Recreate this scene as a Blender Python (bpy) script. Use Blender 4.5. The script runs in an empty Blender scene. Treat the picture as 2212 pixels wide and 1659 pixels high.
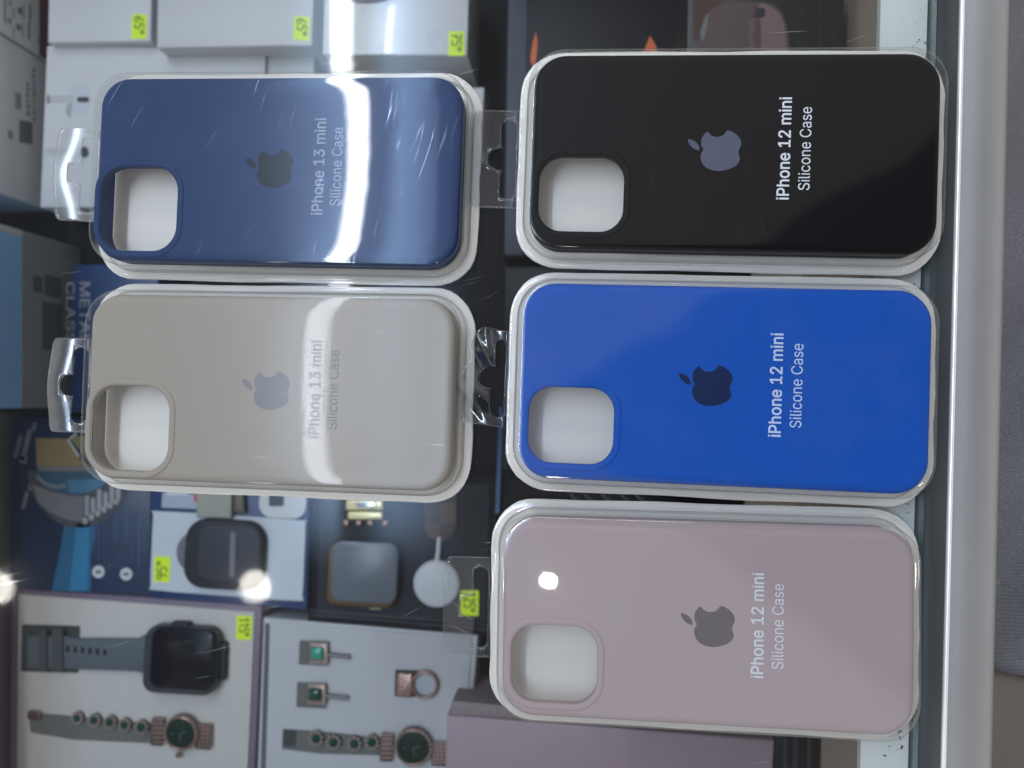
import bpy, bmesh, math, random, os
from mathutils import Vector, Matrix
from mathutils.geometry import tessellate_polygon, delaunay_2d_cdt
random.seed(7)
S = 0.001                                   # everything below is measured in millimetres
sc = bpy.context.scene
COL = sc.collection

# ------------------------------------------------------------------ camera
H = 262.5
AX, AY = math.radians(1.27), math.radians(5.48)
MR = Matrix.Rotation(AX, 3, 'X') @ Matrix.Rotation(AY, 3, 'Y')
cam_d = bpy.data.cameras.new('camera')
cam_d.sensor_width = 36; cam_d.lens = 26.0
cam_d.clip_start = 0.005; cam_d.clip_end = 50
cam = bpy.data.objects.new('camera', cam_d); COL.objects.link(cam)
cam.matrix_world = Matrix.Translation((0, 0, H*S)) @ MR.to_4x4()
cam_d.dof.use_dof = True; cam_d.dof.focus_distance = 0.252; cam_d.dof.aperture_fstop = 9.5
sc.camera = cam
F22 = 0.72222*2212
def at(px, py, z):
    """point on the plane z (mm) seen at the given place of the photograph (2212 px wide)"""
    d = MR @ Vector(((px-1106)/F22, -(py-829.5)/F22, -1.0))
    k = (z-H)/d.z
    return Vector((d.x*k, d.y*k, z))

# ------------------------------------------------------------------ view, world, lamps
sc.render.engine = 'CYCLES'
sc.view_settings.view_transform = 'Standard'; sc.view_settings.look = 'None'
sc.view_settings.exposure = 0.5; sc.view_settings.gamma = 1
try:
    sc.cycles.use_denoising = True
    sc.cycles.max_bounces = 5; sc.cycles.diffuse_bounces = 2; sc.cycles.glossy_bounces = 3; sc.cycles.transparent_max_bounces = 20
    sc.cycles.caustics_reflective = False; sc.cycles.caustics_refractive = False
    sc.cycles.sample_clamp_indirect = 6
except Exception: pass

class NT:
    """tiny helper to write node trees"""
    def __init__(s, tree): s.t = tree; s.n = tree.nodes; s.l = tree.links
    def set(s, sock, v):
        if hasattr(v, 'is_output') or isinstance(v, bpy.types.NodeSocket): s.l.new(v, sock)
        elif v is not None:
            if isinstance(v, (tuple, list)) and len(v) == 3 and sock.type == 'RGBA': v = (*v, 1)
            sock.default_value = v
    def math(s, op, a, b=None, c=None, clamp=False):
        n = s.n.new('ShaderNodeMath'); n.operation = op; n.use_clamp = clamp
        for i, v in enumerate((a, b, c)):
            if v is not None: s.set(n.inputs[i], v)
        return n.outputs[0]
    def node(s, typ, out=0, props=None, **kw):
        n = s.n.new(typ)
        for k, v in (props or {}).items(): setattr(n, k, v)
        for k, v in kw.items(): s.set(n.inputs[k.replace('_', ' ')], v)
        return n.outputs[out]
    def smooth(s, x, a, b):                                   # 0 below a, 1 above b
        n = s.n.new('ShaderNodeMapRange'); n.interpolation_type = 'SMOOTHSTEP'; n.clamp = True
        s.set(n.inputs['Value'], x); s.set(n.inputs['From Min'], a); s.set(n.inputs['From Max'], b)
        return n.outputs[0]
    def mixc(s, f, a, b):
        n = s.n.new('ShaderNodeMix'); n.data_type = 'RGBA'
        s.set(n.inputs[0], f); s.set(n.inputs[6], a); s.set(n.inputs[7], b)
        return n.outputs[2]
    def ramp(s, f, stops):
        n = s.n.new('ShaderNodeValToRGB'); s.set(n.inputs[0], f)
        e = n.color_ramp.elements
        while len(e) < len(stops): e.new(0.5)
        for i, (p, c) in enumerate(stops):
            e[i].position = p; e[i].color = (*c, 1) if isinstance(c, tuple) else (c, c, c, 1)
        return n.outputs[0]

# the shop around the counter: grey ceiling, brighter round the long lamp, the dark shape of the
# person leaning over the counter on the right
w = bpy.data.worlds.new('World'); sc.world = w; w.use_nodes = True
for n in list(w.node_tree.nodes): w.node_tree.nodes.remove(n)
t = NT(w.node_tree)
tc = t.n.new('ShaderNodeTexCoord')
sep = t.n.new('ShaderNodeSeparateXYZ'); t.l.new(tc.outputs['Generated'], sep.inputs[0])
zz = t.math('MAXIMUM', sep.outputs[2], 0.12)
u = t.math('DIVIDE', sep.outputs[0], zz); v = t.math('DIVIDE', sep.outputs[1], zz)
nz = t.node('ShaderNodeTexNoise', 0, Vector=tc.outputs['Generated'], Scale=3.0, Detail=2.0)
nzc = t.math('SUBTRACT', nz, 0.5)
uu = t.math('MULTIPLY_ADD', nzc, 0.14, u)
vv = t.math('MULTIPLY_ADD', nzc, -0.12, v)
quad = t.math('MULTIPLY', t.math('MULTIPLY', uu, uu), 0.42)
top_edge = t.math('SUBTRACT', t.math('ADD', t.math('MULTIPLY_ADD', uu, 0.55, 0.035), quad), vv)   # > 0 : below the upper outline
low_edge = t.math('SUBTRACT', vv, t.math('MULTIPLY_ADD', uu, -0.75, -0.085))                      # > 0 : above the lower outline
figure = t.math('MULTIPLY', t.smooth(top_edge, -0.012, 0.02), t.smooth(low_edge, -0.015, 0.03))
figure = t.math('MULTIPLY', figure, t.math('SUBTRACT', 1.0, t.smooth(u, 1.1, 1.6)))
lampv = t.smooth(v, -0.24, -0.13)
glowL = t.math('MULTIPLY', t.smooth(u, -0.44, -0.34), t.math('SUBTRACT', 1.0, t.smooth(u, -0.345, -0.325)))
glowR = t.math('MULTIPLY', t.smooth(u, -0.308, -0.262), t.math('SUBTRACT', 1.0, t.smooth(u, -0.27, -0.15)))
glow = t.math('MULTIPLY', t.math('ADD', t.math('MULTIPLY', glowL, 0.85), t.math('MULTIPLY', glowR, 0.75)), lampv)
rad = t.math('SQRT', t.math('ADD', t.math('MULTIPLY', u, u), t.math('MULTIPLY', v, v)))
base = t.mixc(t.smooth(u, -0.6, 0.2), (0.20, 0.22, 0.25), (0.30, 0.285, 0.285))
lit = t.mixc(glow, base, (3.2, 4.8, 7.4))
dark = t.mixc(figure, lit, (0.02, 0.02, 0.03))
walls = t.mixc(t.smooth(rad, 0.75, 1.5), dark, (0.56, 0.55, 0.535))
side = t.mixc(t.smooth(sep.outputs[2], -0.05, 0.12), (0.30, 0.29, 0.28), walls)
bg = t.n.new('ShaderNodeBackground'); t.l.new(side, bg.inputs[0]); bg.inputs[1].default_value = 1.0
wo = t.n.new('ShaderNodeOutputWorld'); t.l.new(bg.outputs[0], wo.inputs[0])

def area(name, loc, sx, sy, radiance, color, shape='RECTANGLE', spread=180):
    ld = bpy.data.lights.new(name, 'AREA'); ld.shape = shape
    ld.size = sx*S; ld.size_y = sy*S
    A = sx*sy*S*S*(math.pi/4 if shape in ('DISK', 'ELLIPSE') else 1)
    ld.energy = radiance*math.pi*A; ld.color = color; ld.spread = math.radians(spread)
    o = bpy.data.objects.new(name, ld); COL.objects.link(o); o.location = Vector(loc)*S
    return o
LZ = 1500.0
area('tube_lamp', (-596, 545, LZ), 54, 1520, 29, (0.96, 0.98, 1.0))
area('added_fill_panel', (-300, 2150, LZ), 1500, 420, 5.5, (1.0, 0.99, 0.97))  # added fill light out of view, makes up for the weaker tube
for x, r in ((-1485, 20), (-805, 22), (-87, 24), (1000, 16)):
    area('spot_lamp', (x, -437+x*0.03, LZ), 80, 80, r, (1.0, 0.95, 0.88), 'DISK')

# ------------------------------------------------------------------ materials
def lin(c):
    return tuple(((x/255)/12.92 if x/255 <= 0.04045 else ((x/255+0.055)/1.055)**2.4) for x in c)
def new_mat(name):
    m = bpy.data.materials.new(name); m.use_nodes = True
    for n in list(m.node_tree.nodes): m.node_tree.nodes.remove(n)
    t = NT(m.node_tree); out = t.n.new('ShaderNodeOutputMaterial')
    return m, t, out
MATS = {}
def mat(name, color, rough=0.6, metal=0.0, spec=0.5, var=0.06, nscale=60, bump=0.0, bscale=400, coat=0.0):
    """principled material with a little procedural unevenness; colour is linear albedo"""
    if name in MATS: return MATS[name]
    m, t, out = new_mat(name)
    co = t.node('ShaderNodeTexCoord', 3)
    nz = t.node('ShaderNodeTexNoise', 0, Vector=co, Scale=nscale, Detail=4.0)
    c = t.mixc(nz, tuple(x*(1-var) for x in color), tuple(min(1, x*(1+var)) for x in color))
    rr_ = t.math('MULTIPLY_ADD', nz, 0.15*rough, rough*0.92)
    p = t.n.new('ShaderNodeBsdfPrincipled')
    t.set(p.inputs['Base Color'], c); t.set(p.inputs['Roughness'], rr_)
    p.inputs['Metallic'].default_value = metal
    p.inputs['Specular IOR Level'].default_value = spec
    p.inputs['Coat Weight'].default_value = coat; p.inputs['Coat Roughness'].default_value = 0.08
    if bump:
        b = t.n.new('ShaderNodeBump'); b.inputs['Strength'].default_value = bump; b.inputs['Distance'].default_value = 0.0003
        t.l.new(t.node('ShaderNodeTexNoise', 0, Vector=co, Scale=bscale, Detail=3.0), b.inputs['Height'])
        t.l.new(b.outputs[0], p.inputs['Normal'])
    t.l.new(p.outputs[0], out.inputs[0])
    MATS[name] = m
    return m

def film(name, F0=0.08, haze=0.035, haze_rough=0.28, tint=(0.97, 0.975, 0.97), cloud=0.02, scratch=0.5,
         wob=0.5, hcol=(1, 1, 1), scdif=0.08, rough=0.03, seed=0.0, wscale=22, sscale=1.0):
    """thin clear plastic / glass sheet: see-through, mirror at grazing angles, scratched and slightly hazy"""
    m, t, out = new_mat(name)
    lw = t.n.new('ShaderNodeLayerWeight'); lw.inputs[0].default_value = 0.5
    fz = t.math('POWER', lw.outputs['Facing'], 4.0)
    fr = t.math('MULTIPLY_ADD', fz, 0.85, F0, clamp=True)
    co = t.node('ShaderNodeTexCoord', 3)
    mp = t.n.new('ShaderNodeMapping'); t.l.new(co, mp.inputs[0]); mp.inputs['Location'].default_value = (seed, seed*1.7, 0)
    # long fine scratches running in two directions
    def scr(ang, sx, sy, lo, hi, sd):
        wp = t.node('ShaderNodeTexNoise', 1, Vector=mp.outputs[0], Scale=26.0, Detail=0.0)
        va = t.n.new('ShaderNodeVectorMath'); va.operation = 'MULTIPLY_ADD'
        t.l.new(wp, va.inputs[0]); va.inputs[1].default_value = (0.012, 0.012, 0); t.l.new(co, va.inputs[2])
        q0 = t.n.new('ShaderNodeMapping'); t.l.new(va.outputs[0], q0.inputs[0]); q0.inputs['Rotation'].default_value = (0, 0, ang)
        q = t.n.new('ShaderNodeMapping'); t.l.new(q0.outputs[0], q.inputs[0])
        q.inputs['Scale'].default_value = (sx*sscale, sy*sscale, 1); q.inputs['Location'].default_value = (sd, sd*2.1, 0)
        nn = t.node('ShaderNodeTexNoise', 0, Vector=q.outputs[0], Scale=1.0, Detail=1.0)
        return t.smooth(nn, lo, hi)
    s1 = scr(0.5+seed, 28, 2300, 0.70, 0.78, seed); s2 = scr(-0.9+seed, 2000, 34, 0.71, 0.79, seed+4)
    patch = t.smooth(t.node('ShaderNodeTexNoise', 0, Vector=mp.outputs[0], Scale=45.0, Detail=3.0), 0.50, 0.68)
    sc_ = t.math('MULTIPLY', t.math('MAXIMUM', s1, s2), t.math('MULTIPLY', patch, scratch))
    bmp = t.n.new('ShaderNodeBump'); bmp.inputs['Strength'].default_value = wob; bmp.inputs['Distance'].default_value = 0.0006
    t.l.new(t.node('ShaderNodeTexNoise', 0, Vector=mp.outputs[0], Scale=float(wscale), Detail=1.5), bmp.inputs['Height'])
    tr = t.n.new('ShaderNodeBsdfTransparent'); tr.inputs[0].default_value = (*tint, 1)
    g1 = t.n.new('ShaderNodeBsdfGlossy'); g1.inputs['Roughness'].default_value = rough; t.l.new(bmp.outputs[0], g1.inputs['Normal'])
    g2 = t.n.new('ShaderNodeBsdfGlossy'); g2.inputs['Roughness'].default_value = haze_rough; g2.inputs[0].default_value = (*hcol, 1)
    df = t.n.new('ShaderNodeBsdfDiffuse'); df.inputs[0].default_value = (0.8, 0.82, 0.84, 1)
    def mx(f, a, b):
        n = t.n.new('ShaderNodeMixShader'); t.set(n.inputs[0], f); t.l.new(a.outputs[0], n.inputs[1]); t.l.new(b.outputs[0], n.inputs[2]); return n
    x = mx(t.math('MULTIPLY_ADD', patch, cloud, cloud*0.5), tr, df)
    x = mx(t.math('MULTIPLY_ADD', sc_, 0.30, haze), x, g2)
    x = mx(fr, x, g1)
    x = mx(t.math('MULTIPLY', sc_, scdif), x, df)
    t.l.new(x.outputs[0], out.inputs[0])
    m.use_transparent_shadow = True if hasattr(m, 'use_transparent_shadow') else None
    return m

# ------------------------------------------------------------------ mesh helpers (mm in, metres out)
def tag(o, label=None, cat=None, group=None, kind=None):
    if label: o['label'] = label
    if cat: o['category'] = cat
    if group: o['group'] = group
    if kind: o['kind'] = kind
    return o
def thing(name, label, cat, loc=(0, 0, 0), rz=0.0, group=None):
    o = bpy.data.objects.new(name, None); COL.objects.link(o)
    o.location = Vector(loc)*S; o.rotation_euler = (0, 0, rz); o.empty_display_size = 0.01
    return tag(o, label, cat, group)
def mesh(name, verts, faces, m, parent=None, smooth=False, origin=None, world=False, sharp=None):
    """world=True: verts are world mm, made relative to an unrotated parent thing"""
    if world:
        off = Vector((0, 0, 0)); p = parent
        while p is not None: off += p.location/S; p = p.parent
        verts = [Vector(v)-off for v in verts]
    me = bpy.data.meshes.new(name)
    me.from_pydata([tuple(c*S for c in v) for v in verts], [], faces)
    bm = bmesh.new(); bm.from_mesh(me)
    bmesh.ops.recalc_face_normals(bm, faces=bm.faces)
    if smooth:
        for f in bm.faces: f.smooth = True
        for e in bm.edges:
            if len(e.link_faces) == 2 and e.calc_face_angle(0) > math.radians(sharp or 40): e.smooth = False
    bm.to_mesh(me); bm.free()
    for mm in (m if isinstance(m, (list, tuple)) else [m]): me.materials.append(mm)
    o = bpy.data.objects.new(name, me); COL.objects.link(o)
    if parent is not None: o.parent = parent
    return o
def rr(hx, hy, r, z=0.0, n=8, seg=1, cx=0.0, cy=0.0):
    """rounded rectangle, counter-clockwise; seg = extra points along the straights"""
    r = max(min(r, hx-0.01, hy-0.01), 0.01); P = []
    cs = [(hx-r, hy-r, 0), (-hx+r, hy-r, 90), (-hx+r, -hy+r, 180), (hx-r, -hy+r, 270)]
    for k, (x, y, a0) in enumerate(cs):
        for i in range(n+1):
            a = math.radians(a0+90*i/n); P.append((cx+x+r*math.cos(a), cy+y+r*math.sin(a), z))
        nx, ny, na = cs[(k+1) % 4]; a = math.radians(na)
        A = P[-1]; B = (cx+nx+r*math.cos(a), cy+ny+r*math.sin(a), z)
        for i in range(1, seg):
            f = i/seg; P.append((A[0]+(B[0]-A[0])*f, A[1]+(B[1]-A[1])*f, z))
    return P
def loft(loops, cap0=False, cap1=False, off=0):
    V = []; Fc = []; n = len(loops[0])
    for L in loops: V += L
    for k in range(len(loops)-1):
        for i in range(n):
            j = (i+1) % n
            Fc.append((k*n+i+off, k*n+j+off, (k+1)*n+j+off, (k+1)*n+i+off))
    if cap0: Fc.append(tuple(range(off, off+n))[::-1])
    if cap1: Fc.append(tuple(range(off+(len(loops)-1)*n, off+len(loops)*n)))
    return V, Fc
def fill(loops2d, z, off=0):
    """flat face with holes: list of outlines"""
    V = [(p[0], p[1], z) for L in loops2d for p in L]
    T = tessellate_polygon([[Vector((p[0], p[1], 0)) for p in L] for L in loops2d])
    return V, [tuple(i+off for i in f) for f in T]
def slab(loops2d, z0, z1, inset=None):
    """plate with holes; outlines given in mm"""
    V, Fc = fill(loops2d, z1); n = len(V)
    V2, F2 = fill(loops2d, z0, n); V += V2; Fc += F2
    k = 0
    for L in loops2d:
        m_ = len(L)
        for i in range(m_):
            j = (i+1) % m_; Fc.append((k+i, k+j, n+k+j, n+k+i))
        k += m_
    return V, Fc
def spline(P, k=6):
    out = []; n = len(P)
    for i in range(n):
        p0, p1, p2, p3 = P[i-1], P[i], P[(i+1) % n], P[(i+2) % n]
        for s_ in range(k):
            q = s_/k
            out.append(tuple(0.5*((2*p1[a])+(-p0[a]+p2[a])*q+(2*p0[a]-5*p1[a]+4*p2[a]-p3[a])*q*q+(-p0[a]+3*p1[a]-3*p2[a]+p3[a])*q**3) for a in (0, 1)))
    return out
def poly_inset(P, d):
    """inset a convex CCW/CW outline by d"""
    n = len(P); A = sum(P[i][0]*P[(i+1) % n][1]-P[(i+1) % n][0]*P[i][1] for i in range(n)); sg = 1 if A > 0 else -1
    out = []
    for i in range(n):
        a, b, c = Vector(P[i-1][:2]), Vector(P[i][:2]), Vector(P[(i+1) % n][:2])
        e1 = (b-a).normalized(); e2 = (c-b).normalized()
        n1 = Vector((-e1.y, e1.x))*sg; n2 = Vector((-e2.y, e2.x))*sg
        q = (n1+n2); q = q/max(q.dot(n1), 0.2)
        out.append((b.x+q.x*d, b.y+q.y*d))
    return out
def prism(name, P, z0, z1, m, parent, bev=0.8):
    """box from its top outline (world mm) with a small rounded edge"""
    a = poly_inset(P, bev*0.3); b = poly_inset(P, bev)
    L = [[(x, y, z0) for x, y, *_ in P], [(x, y, z1-bev) for x, y, *_ in P], [(x, y, z1-bev*0.3) for x, y in a], [(x, y, z1) for x, y in b]]
    V, Fc = loft(L, True, True)
    return mesh(name, V, Fc, m, parent, smooth=True, world=True, sharp=50)
def quad_px(c, z): return [tuple(at(x, y, z)[:2]) for x, y in c]
def centre(P): return Vector((sum(p[0] for p in P)/len(P), sum(p[1] for p in P)/len(P), 0))
def flat(name, P, z, m, parent, th=0.25):
    """thin printed or stuck-on piece of an outline in world mm, on top of height z"""
    V, Fc = slab([[(p[0], p[1]) for p in P]], z, z+th)
    return mesh(name, V, Fc, m, parent, world=True)
def rr_px(x0, y0, x1, y1, r, z, rot=0.0, n=6):
    """rounded rectangle given in photo pixels at depth z -> world mm outline"""
    cx, cy = (x0+x1)/2, (y0+y1)/2; c, s_ = math.cos(rot), math.sin(rot)
    return [tuple(at(cx+x*c-y*s_, cy+x*s_+y*c, z)[:2]) for x, y, _ in rr(abs(x1-x0)/2, abs(y1-y0)/2, r, n=n)]
def ell_px(cx, cy, rx, ry, z, n=28, a0=0, a1=360):
    return [tuple(at(cx+rx*math.cos(math.radians(a0+(a1-a0)*i/n)), cy+ry*math.sin(math.radians(a0+(a1-a0)*i/n)), z)[:2]) for i in range(n if a1-a0 == 360 else n+1)]
def lathe(name, prof, m, parent, loc, n=40, tilt=0):
    V = []; Fc = []
    for k in range(n):
        a = 2*math.pi*k/n
        for r, z in prof: V.append((loc[0]+r*math.cos(a), loc[1]+r*math.sin(a), loc[2]+z))
    p = len(prof)
    for k in range(n):
        for i in range(p-1):
            a, b = k*p+i, ((k+1) % n)*p+i; Fc.append((a, b, b+1, a+1))
    Fc.append([k*p+p-1 for k in range(n)]); Fc.append([k*p for k in range(n)])
    return mesh(name, V, Fc, m, parent, smooth=True, world=True)
def tube(name, pts, r, m, parent, n=10, world=True):
    V = []; Fc = []
    for i, p in enumerate(pts):
        p = Vector(p); d = (Vector(pts[min(i+1, len(pts)-1)])-Vector(pts[max(i-1, 0)])).normalized()
        a = d.orthogonal().normalized() if i == 0 else (a-d*a.dot(d)).normalized()
        b = d.cross(a); R = r[i] if isinstance(r, (list, tuple)) else r
        for k in range(n):
            q = 2*math.pi*k/n; V.append(p+a*R*math.cos(q)+b*R*math.sin(q))
    for i in range(len(pts)-1):
        for k in range(n):
            j = (k+1) % n; Fc.append((i*n+k, i*n+j, (i+1)*n+j, (i+1)*n+k))
    Fc.append(list(range(n))); Fc.append([(len(pts)-1)*n+k for k in range(n)])
    return mesh(name, V, Fc, m, parent, smooth=True, world=world)
def ribbons(name, lines, wd, z, m, parent, world=True, th=0.08):
    """flat pen strokes"""
    V = []; Fc = []
    for L in lines:
        k0 = len(V)
        for i, p in enumerate(L):
            a = Vector(L[max(i-1, 0)]); b = Vector(L[min(i+1, len(L)-1)]); d = (b-a)
            d = d.normalized() if d.length > 1e-6 else Vector((1, 0)); nn = Vector((-d.y, d.x))*wd/2
            V += [(p[0]+nn.x, p[1]+nn.y, z+th), (p[0]-nn.x, p[1]-nn.y, z+th)]
        for i in range(len(L)-1):
            a = k0+2*i; Fc.append((a, a+1, a+3, a+2))
    return mesh(name, V, Fc, m, parent, world=world)

# fonts: the type that ships with Blender, else its built-in one
FONT = None
try:
    fp = os.path.join(bpy.utils.resource_path('LOCAL'), 'datafiles', 'fonts', 'Inter.woff2')
    if os.path.exists(fp): FONT = bpy.data.fonts.load(fp)
except Exception: FONT = None
def text_mesh(s, length, height, bold=0.0):
    """flat letters in mm, baseline along +x, centred; filled by winding number so overlapping strokes stay whole"""
    cu = bpy.data.curves.new('lettering', 'FONT'); cu.body = s
    if FONT: cu.font = FONT
    cu.size = 1.0; cu.resolution_u = 4; cu.fill_mode = 'NONE'
    o = bpy.data.objects.new('lettering', cu); COL.objects.link(o)
    dg = bpy.context.evaluated_depsgraph_get(); me = bpy.data.meshes.new_from_object(o.evaluated_get(dg))
    nb = {}
    for e in me.edges:
        p, q = e.vertices; nb.setdefault(p, []).append(q); nb.setdefault(q, []).append(p)
    P = [(v_.co.x, v_.co.y) for v_ in me.vertices]; seen = set(); loops = []
    for st in range(len(P)):
        if st in seen or st not in nb: continue
        L = [st]; seen.add(st); c = st
        while True:
            n = [q for q in nb[c] if q not in seen]
            if not n: break
            c = (c+1) if (c+1) in n else n[0]; seen.add(c); L.append(c)
        if len(L) > 2: loops.append([P[i] for i in L])
    bpy.data.objects.remove(o); bpy.data.curves.remove(cu); bpy.data.meshes.remove(me)
    V = []; Fc = []
    boxes = [(min(p[0] for p in L), max(p[0] for p in L)) for L in loops]
    def wind(Ls, x, y):
        w_ = 0
        for L in Ls:
            n = len(L)
            for i in range(n):
                ax, ay = L[i]; bx_, by = L[(i+1) % n]
                if (ay > y) != (by > y):
                    if x < (bx_-ax)*(y-ay)/(by-ay)+ax: w_ += 1 if by > ay else -1
        return w_
    groups = []                                            # contours that overlap in x belong to one letter
    for L, bb_ in sorted(zip(loops, boxes), key=lambda q: q[1][0]):
        if groups and bb_[0] < groups[-1][1]: groups[-1][0].append(L); groups[-1][1] = max(groups[-1][1], bb_[1])
        else: groups.append([[L], bb_[1]])
    for Ls, _ in groups:
        pts = []; ed = []
        for L in Ls:
            k = len(pts); pts += [Vector(p) for p in L]; ed += [(k+i, k+(i+1) % len(L)) for i in range(len(L))]
        r_ = delaunay_2d_cdt(pts, ed, [], 0, 1e-5)
        k = len(V); V += [(p.x, p.y) for p in r_[0]]
        for f in r_[2]:
            mx_ = sum(r_[0][i].x for i in f)/len(f); my_ = sum(r_[0][i].y for i in f)/len(f)
            if wind(Ls, mx_, my_) != 0: Fc.append(tuple(i+k for i in f))
    x0 = min(q[0] for q in V); x1 = max(q[0] for q in V); y1 = max(q[1] for q in V)
    sx = length/(x1-x0); sy = (height/y1) if height else sx
    out = [((q[0]-(x0+x1)/2)*sx, (q[1]-y1/2)*sy, 0) for q in V]
    if bold:                                               # stroke the outlines to thicken the letters
        for L in loops:
            n = len(L)
            for i in range(n):
                a_ = Vector(L[i]); b_ = Vector(L[(i+1) % n]); d_ = b_-a_
                if d_.length < 1e-6: continue
                d_ = d_.normalized(); nn = Vector((-d_.y, d_.x))*bold; a_ = a_-d_*bold*.5; b_ = b_+d_*bold*.5
                k = len(out)
                out += [((q.x-(x0+x1)/2)*sx, (q.y-y1/2)*sy, 0.006+0.002*(i % 2)) for q in (a_+nn, a_-nn, b_-nn, b_+nn)]
                Fc.append((k, k+1, k+2, k+3))
    return out, Fc

# ------------------------------------------------------------------ palette
M_white_tray = mat('white_tray_plastic', (0.76, 0.735, 0.69), 0.42, var=0.03, coat=0.25)
M_white_box = mat('white_card', (0.56, 0.57, 0.58), 0.45, var=0.03)
M_grey_foam = mat('grey_white_foam', (0.51, 0.505, 0.48), 0.9, var=0.03)
M_charcoal = mat('charcoal_base', (0.009, 0.010, 0.014), 0.8, var=0.2, spec=0.2)
M_black = mat('black_card', (0.005, 0.006, 0.009), 0.45, spec=0.25, var=0.2)
M_navy = mat('navy_card', (0.010, 0.036, 0.125), 0.4, var=0.1)
M_blue = mat('light_blue_card', (0.24, 0.48, 0.78), 0.45, var=0.12, nscale=25)
M_ink = mat('grey_ink', (0.17, 0.18, 0.20), 0.6)
M_ink_soft = mat('soft_grey_ink', (0.33, 0.35, 0.37), 0.6)
M_red = mat('dark_red_card', (0.16, 0.02, 0.035), 0.5)
M_yellow = mat('fluorescent_sticker', (0.66, 0.88, 0.0), 0.5, var=0.04)
M_pen = mat('pen_ink', (0.045, 0.085, 0.01), 0.5)
M_rose = mat('rose_gold', (0.29, 0.19, 0.165), 0.36, metal=0.9, var=0.2, nscale=900)
M_gold = mat('yellow_gold', (0.80, 0.74, 0.42), 0.3, metal=0.4, var=0.1)
M_screen = mat('dark_watch_screen', (0.004, 0.004, 0.008), 0.2, spec=0.15, var=0.1)
M_screen_grey = mat('grey_screen_film', (0.10, 0.125, 0.155), 0.3, var=0.12, nscale=40)
M_body_dark = mat('dark_watch_body', (0.020, 0.023, 0.030), 0.5, spec=0.25)
M_strap_grey = mat('grey_rubber_strap', (0.082, 0.105, 0.122), 0.7)
M_recess_shade = mat('recess_shade_grey', (0.125, 0.13, 0.125), 0.9)  # shade of the foam hollows put into the colour of flat patches
M_recess_shade_dark = mat('recess_shade_dark', (0.045, 0.052, 0.052), 0.9)  # same painted hollow shade, deeper tone
M_emerald = mat('emerald_stone', (0.0, 0.055, 0.036), 0.12, spec=0.4, var=0.5, nscale=600)
M_green_dial = mat('green_dial', (0.0, 0.016, 0.009), 0.3, spec=0.25, var=0.7, nscale=120)
M_crystal = mat('clear_crystal', (0.75, 0.70, 0.66), 0.10, metal=0.6, var=0.1)
M_lilac = mat('lilac_card', (0.17, 0.13, 0.19), 0.45)
M_mauve = mat('mauve_card', (0.32, 0.235, 0.27), 0.5, var=0.04)
M_orange = mat('orange_print', (0.60, 0.12, 0.02), 0.5)
M_white_print = mat('white_print', (0.55, 0.57, 0.60), 0.5)
M_alu = mat('brushed_aluminium', (0.345, 0.34, 0.34), 0.42, metal=0.55, var=0.05, nscale=30, bump=0.15, bscale=900)
M_brown = mat('brown_board', (0.42, 0.355, 0.30), 0.7, var=0.15, nscale=18)

# ------------------------------------------------------------------ the counter and what lies outside it
CR = math.radians(-1.95)                     # the counter runs a little askew to the camera
cc, cs_ = math.cos(-CR), math.sin(-CR)
def loc_x(px, py, z):
    p = at(px, py, z); return p.x*cc-p.y*cs_
SHELF = -215.0
counter = thing('display_counter', 'glass topped display counter with an aluminium edge rail, under all the goods', 'display counter', (0, 0, 0), CR)
def bx(name, x0, x1, y0, y1, z0, z1, m, parent, bev=0.0):
    P = [(x0, y0), (x1, y0), (x1, y1), (x0, y1)]
    if bev:
        a = poly_inset(P, bev); L = [[(x, y, z0) for x, y in P], [(x, y, z1-bev) for x, y in P], [(x, y, z1) for x, y in a]]
    else: L = [[(x, y, z0) for x, y in P], [(x, y, z1) for x, y in P]]
    V, Fc = loft(L, True, True); return mesh(name, V, Fc, m, parent)
xr = loc_x(2166, 795, 0)
xg = loc_x(2004, 795, 0)                      # right edge of the glass
M_glass = film('counter_glass', F0=0.018, haze=0.006, haze_rough=0.12, tint=(0.965, 0.975, 0.975), cloud=0.0, scratch=1.9, scdif=0.0, wob=0.03, rough=0.012, seed=2.3)
# the glass is one plate: its two big faces reflect, its right edge is greenish
M_edge = mat('green_glass_edge', (0.13, 0.20, 0.19), 0.15, spec=0.8)
V, Fc = loft([[(-430, -420, -5), (xg, -420, -5), (xg, 420, -5), (-430, 420, -5)], [(-430, -420, 0), (xg, -420, 0), (xg, 420, 0), (-430, 420, 0)]], True, True)
m, t, out = new_mat('counter_glass_underside')
lw = t.n.new('ShaderNodeLayerWeight'); lw.inputs[0].default_value = 0.5
a_ = t.n.new('ShaderNodeBsdfTransparent'); a_.inputs[0].default_value = (0.98, 0.985, 0.985, 1)
b_ = t.n.new('ShaderNodeBsdfGlossy'); b_.inputs['Roughness'].default_value = 0.02
x1 = t.n.new('ShaderNodeMixShader'); t.l.new(t.math('MULTIPLY_ADD', t.math('POWER', lw.outputs['Facing'], 4.0), 0.85, 0.014, clamp=True), x1.inputs[0])
t.l.new(a_.outputs[0], x1.inputs[1]); t.l.new(b_.outputs[0], x1.inputs[2]); t.l.new(x1.outputs[0], out.inputs[0]); M_under = m
g = mesh('glass_top', V, Fc, [M_glass, M_edge, M_under], counter)
for p in g.data.polygons:
    if abs(p.normal.x) > 0.5 or abs(p.normal.y) > 0.5: p.material_index = 1
    elif p.normal.z < -0.5: p.material_index = 2
bx('shelf_board', -430, loc_x(1640, 20, SHELF), -420, 420, SHELF-12, SHELF, M_charcoal, counter)
bx('shelf_edge_board', loc_x(1640, 20, SHELF)+0.2, xr-1.6, -420, 420, SHELF-12, SHELF+0.5, M_brown, counter)
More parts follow.
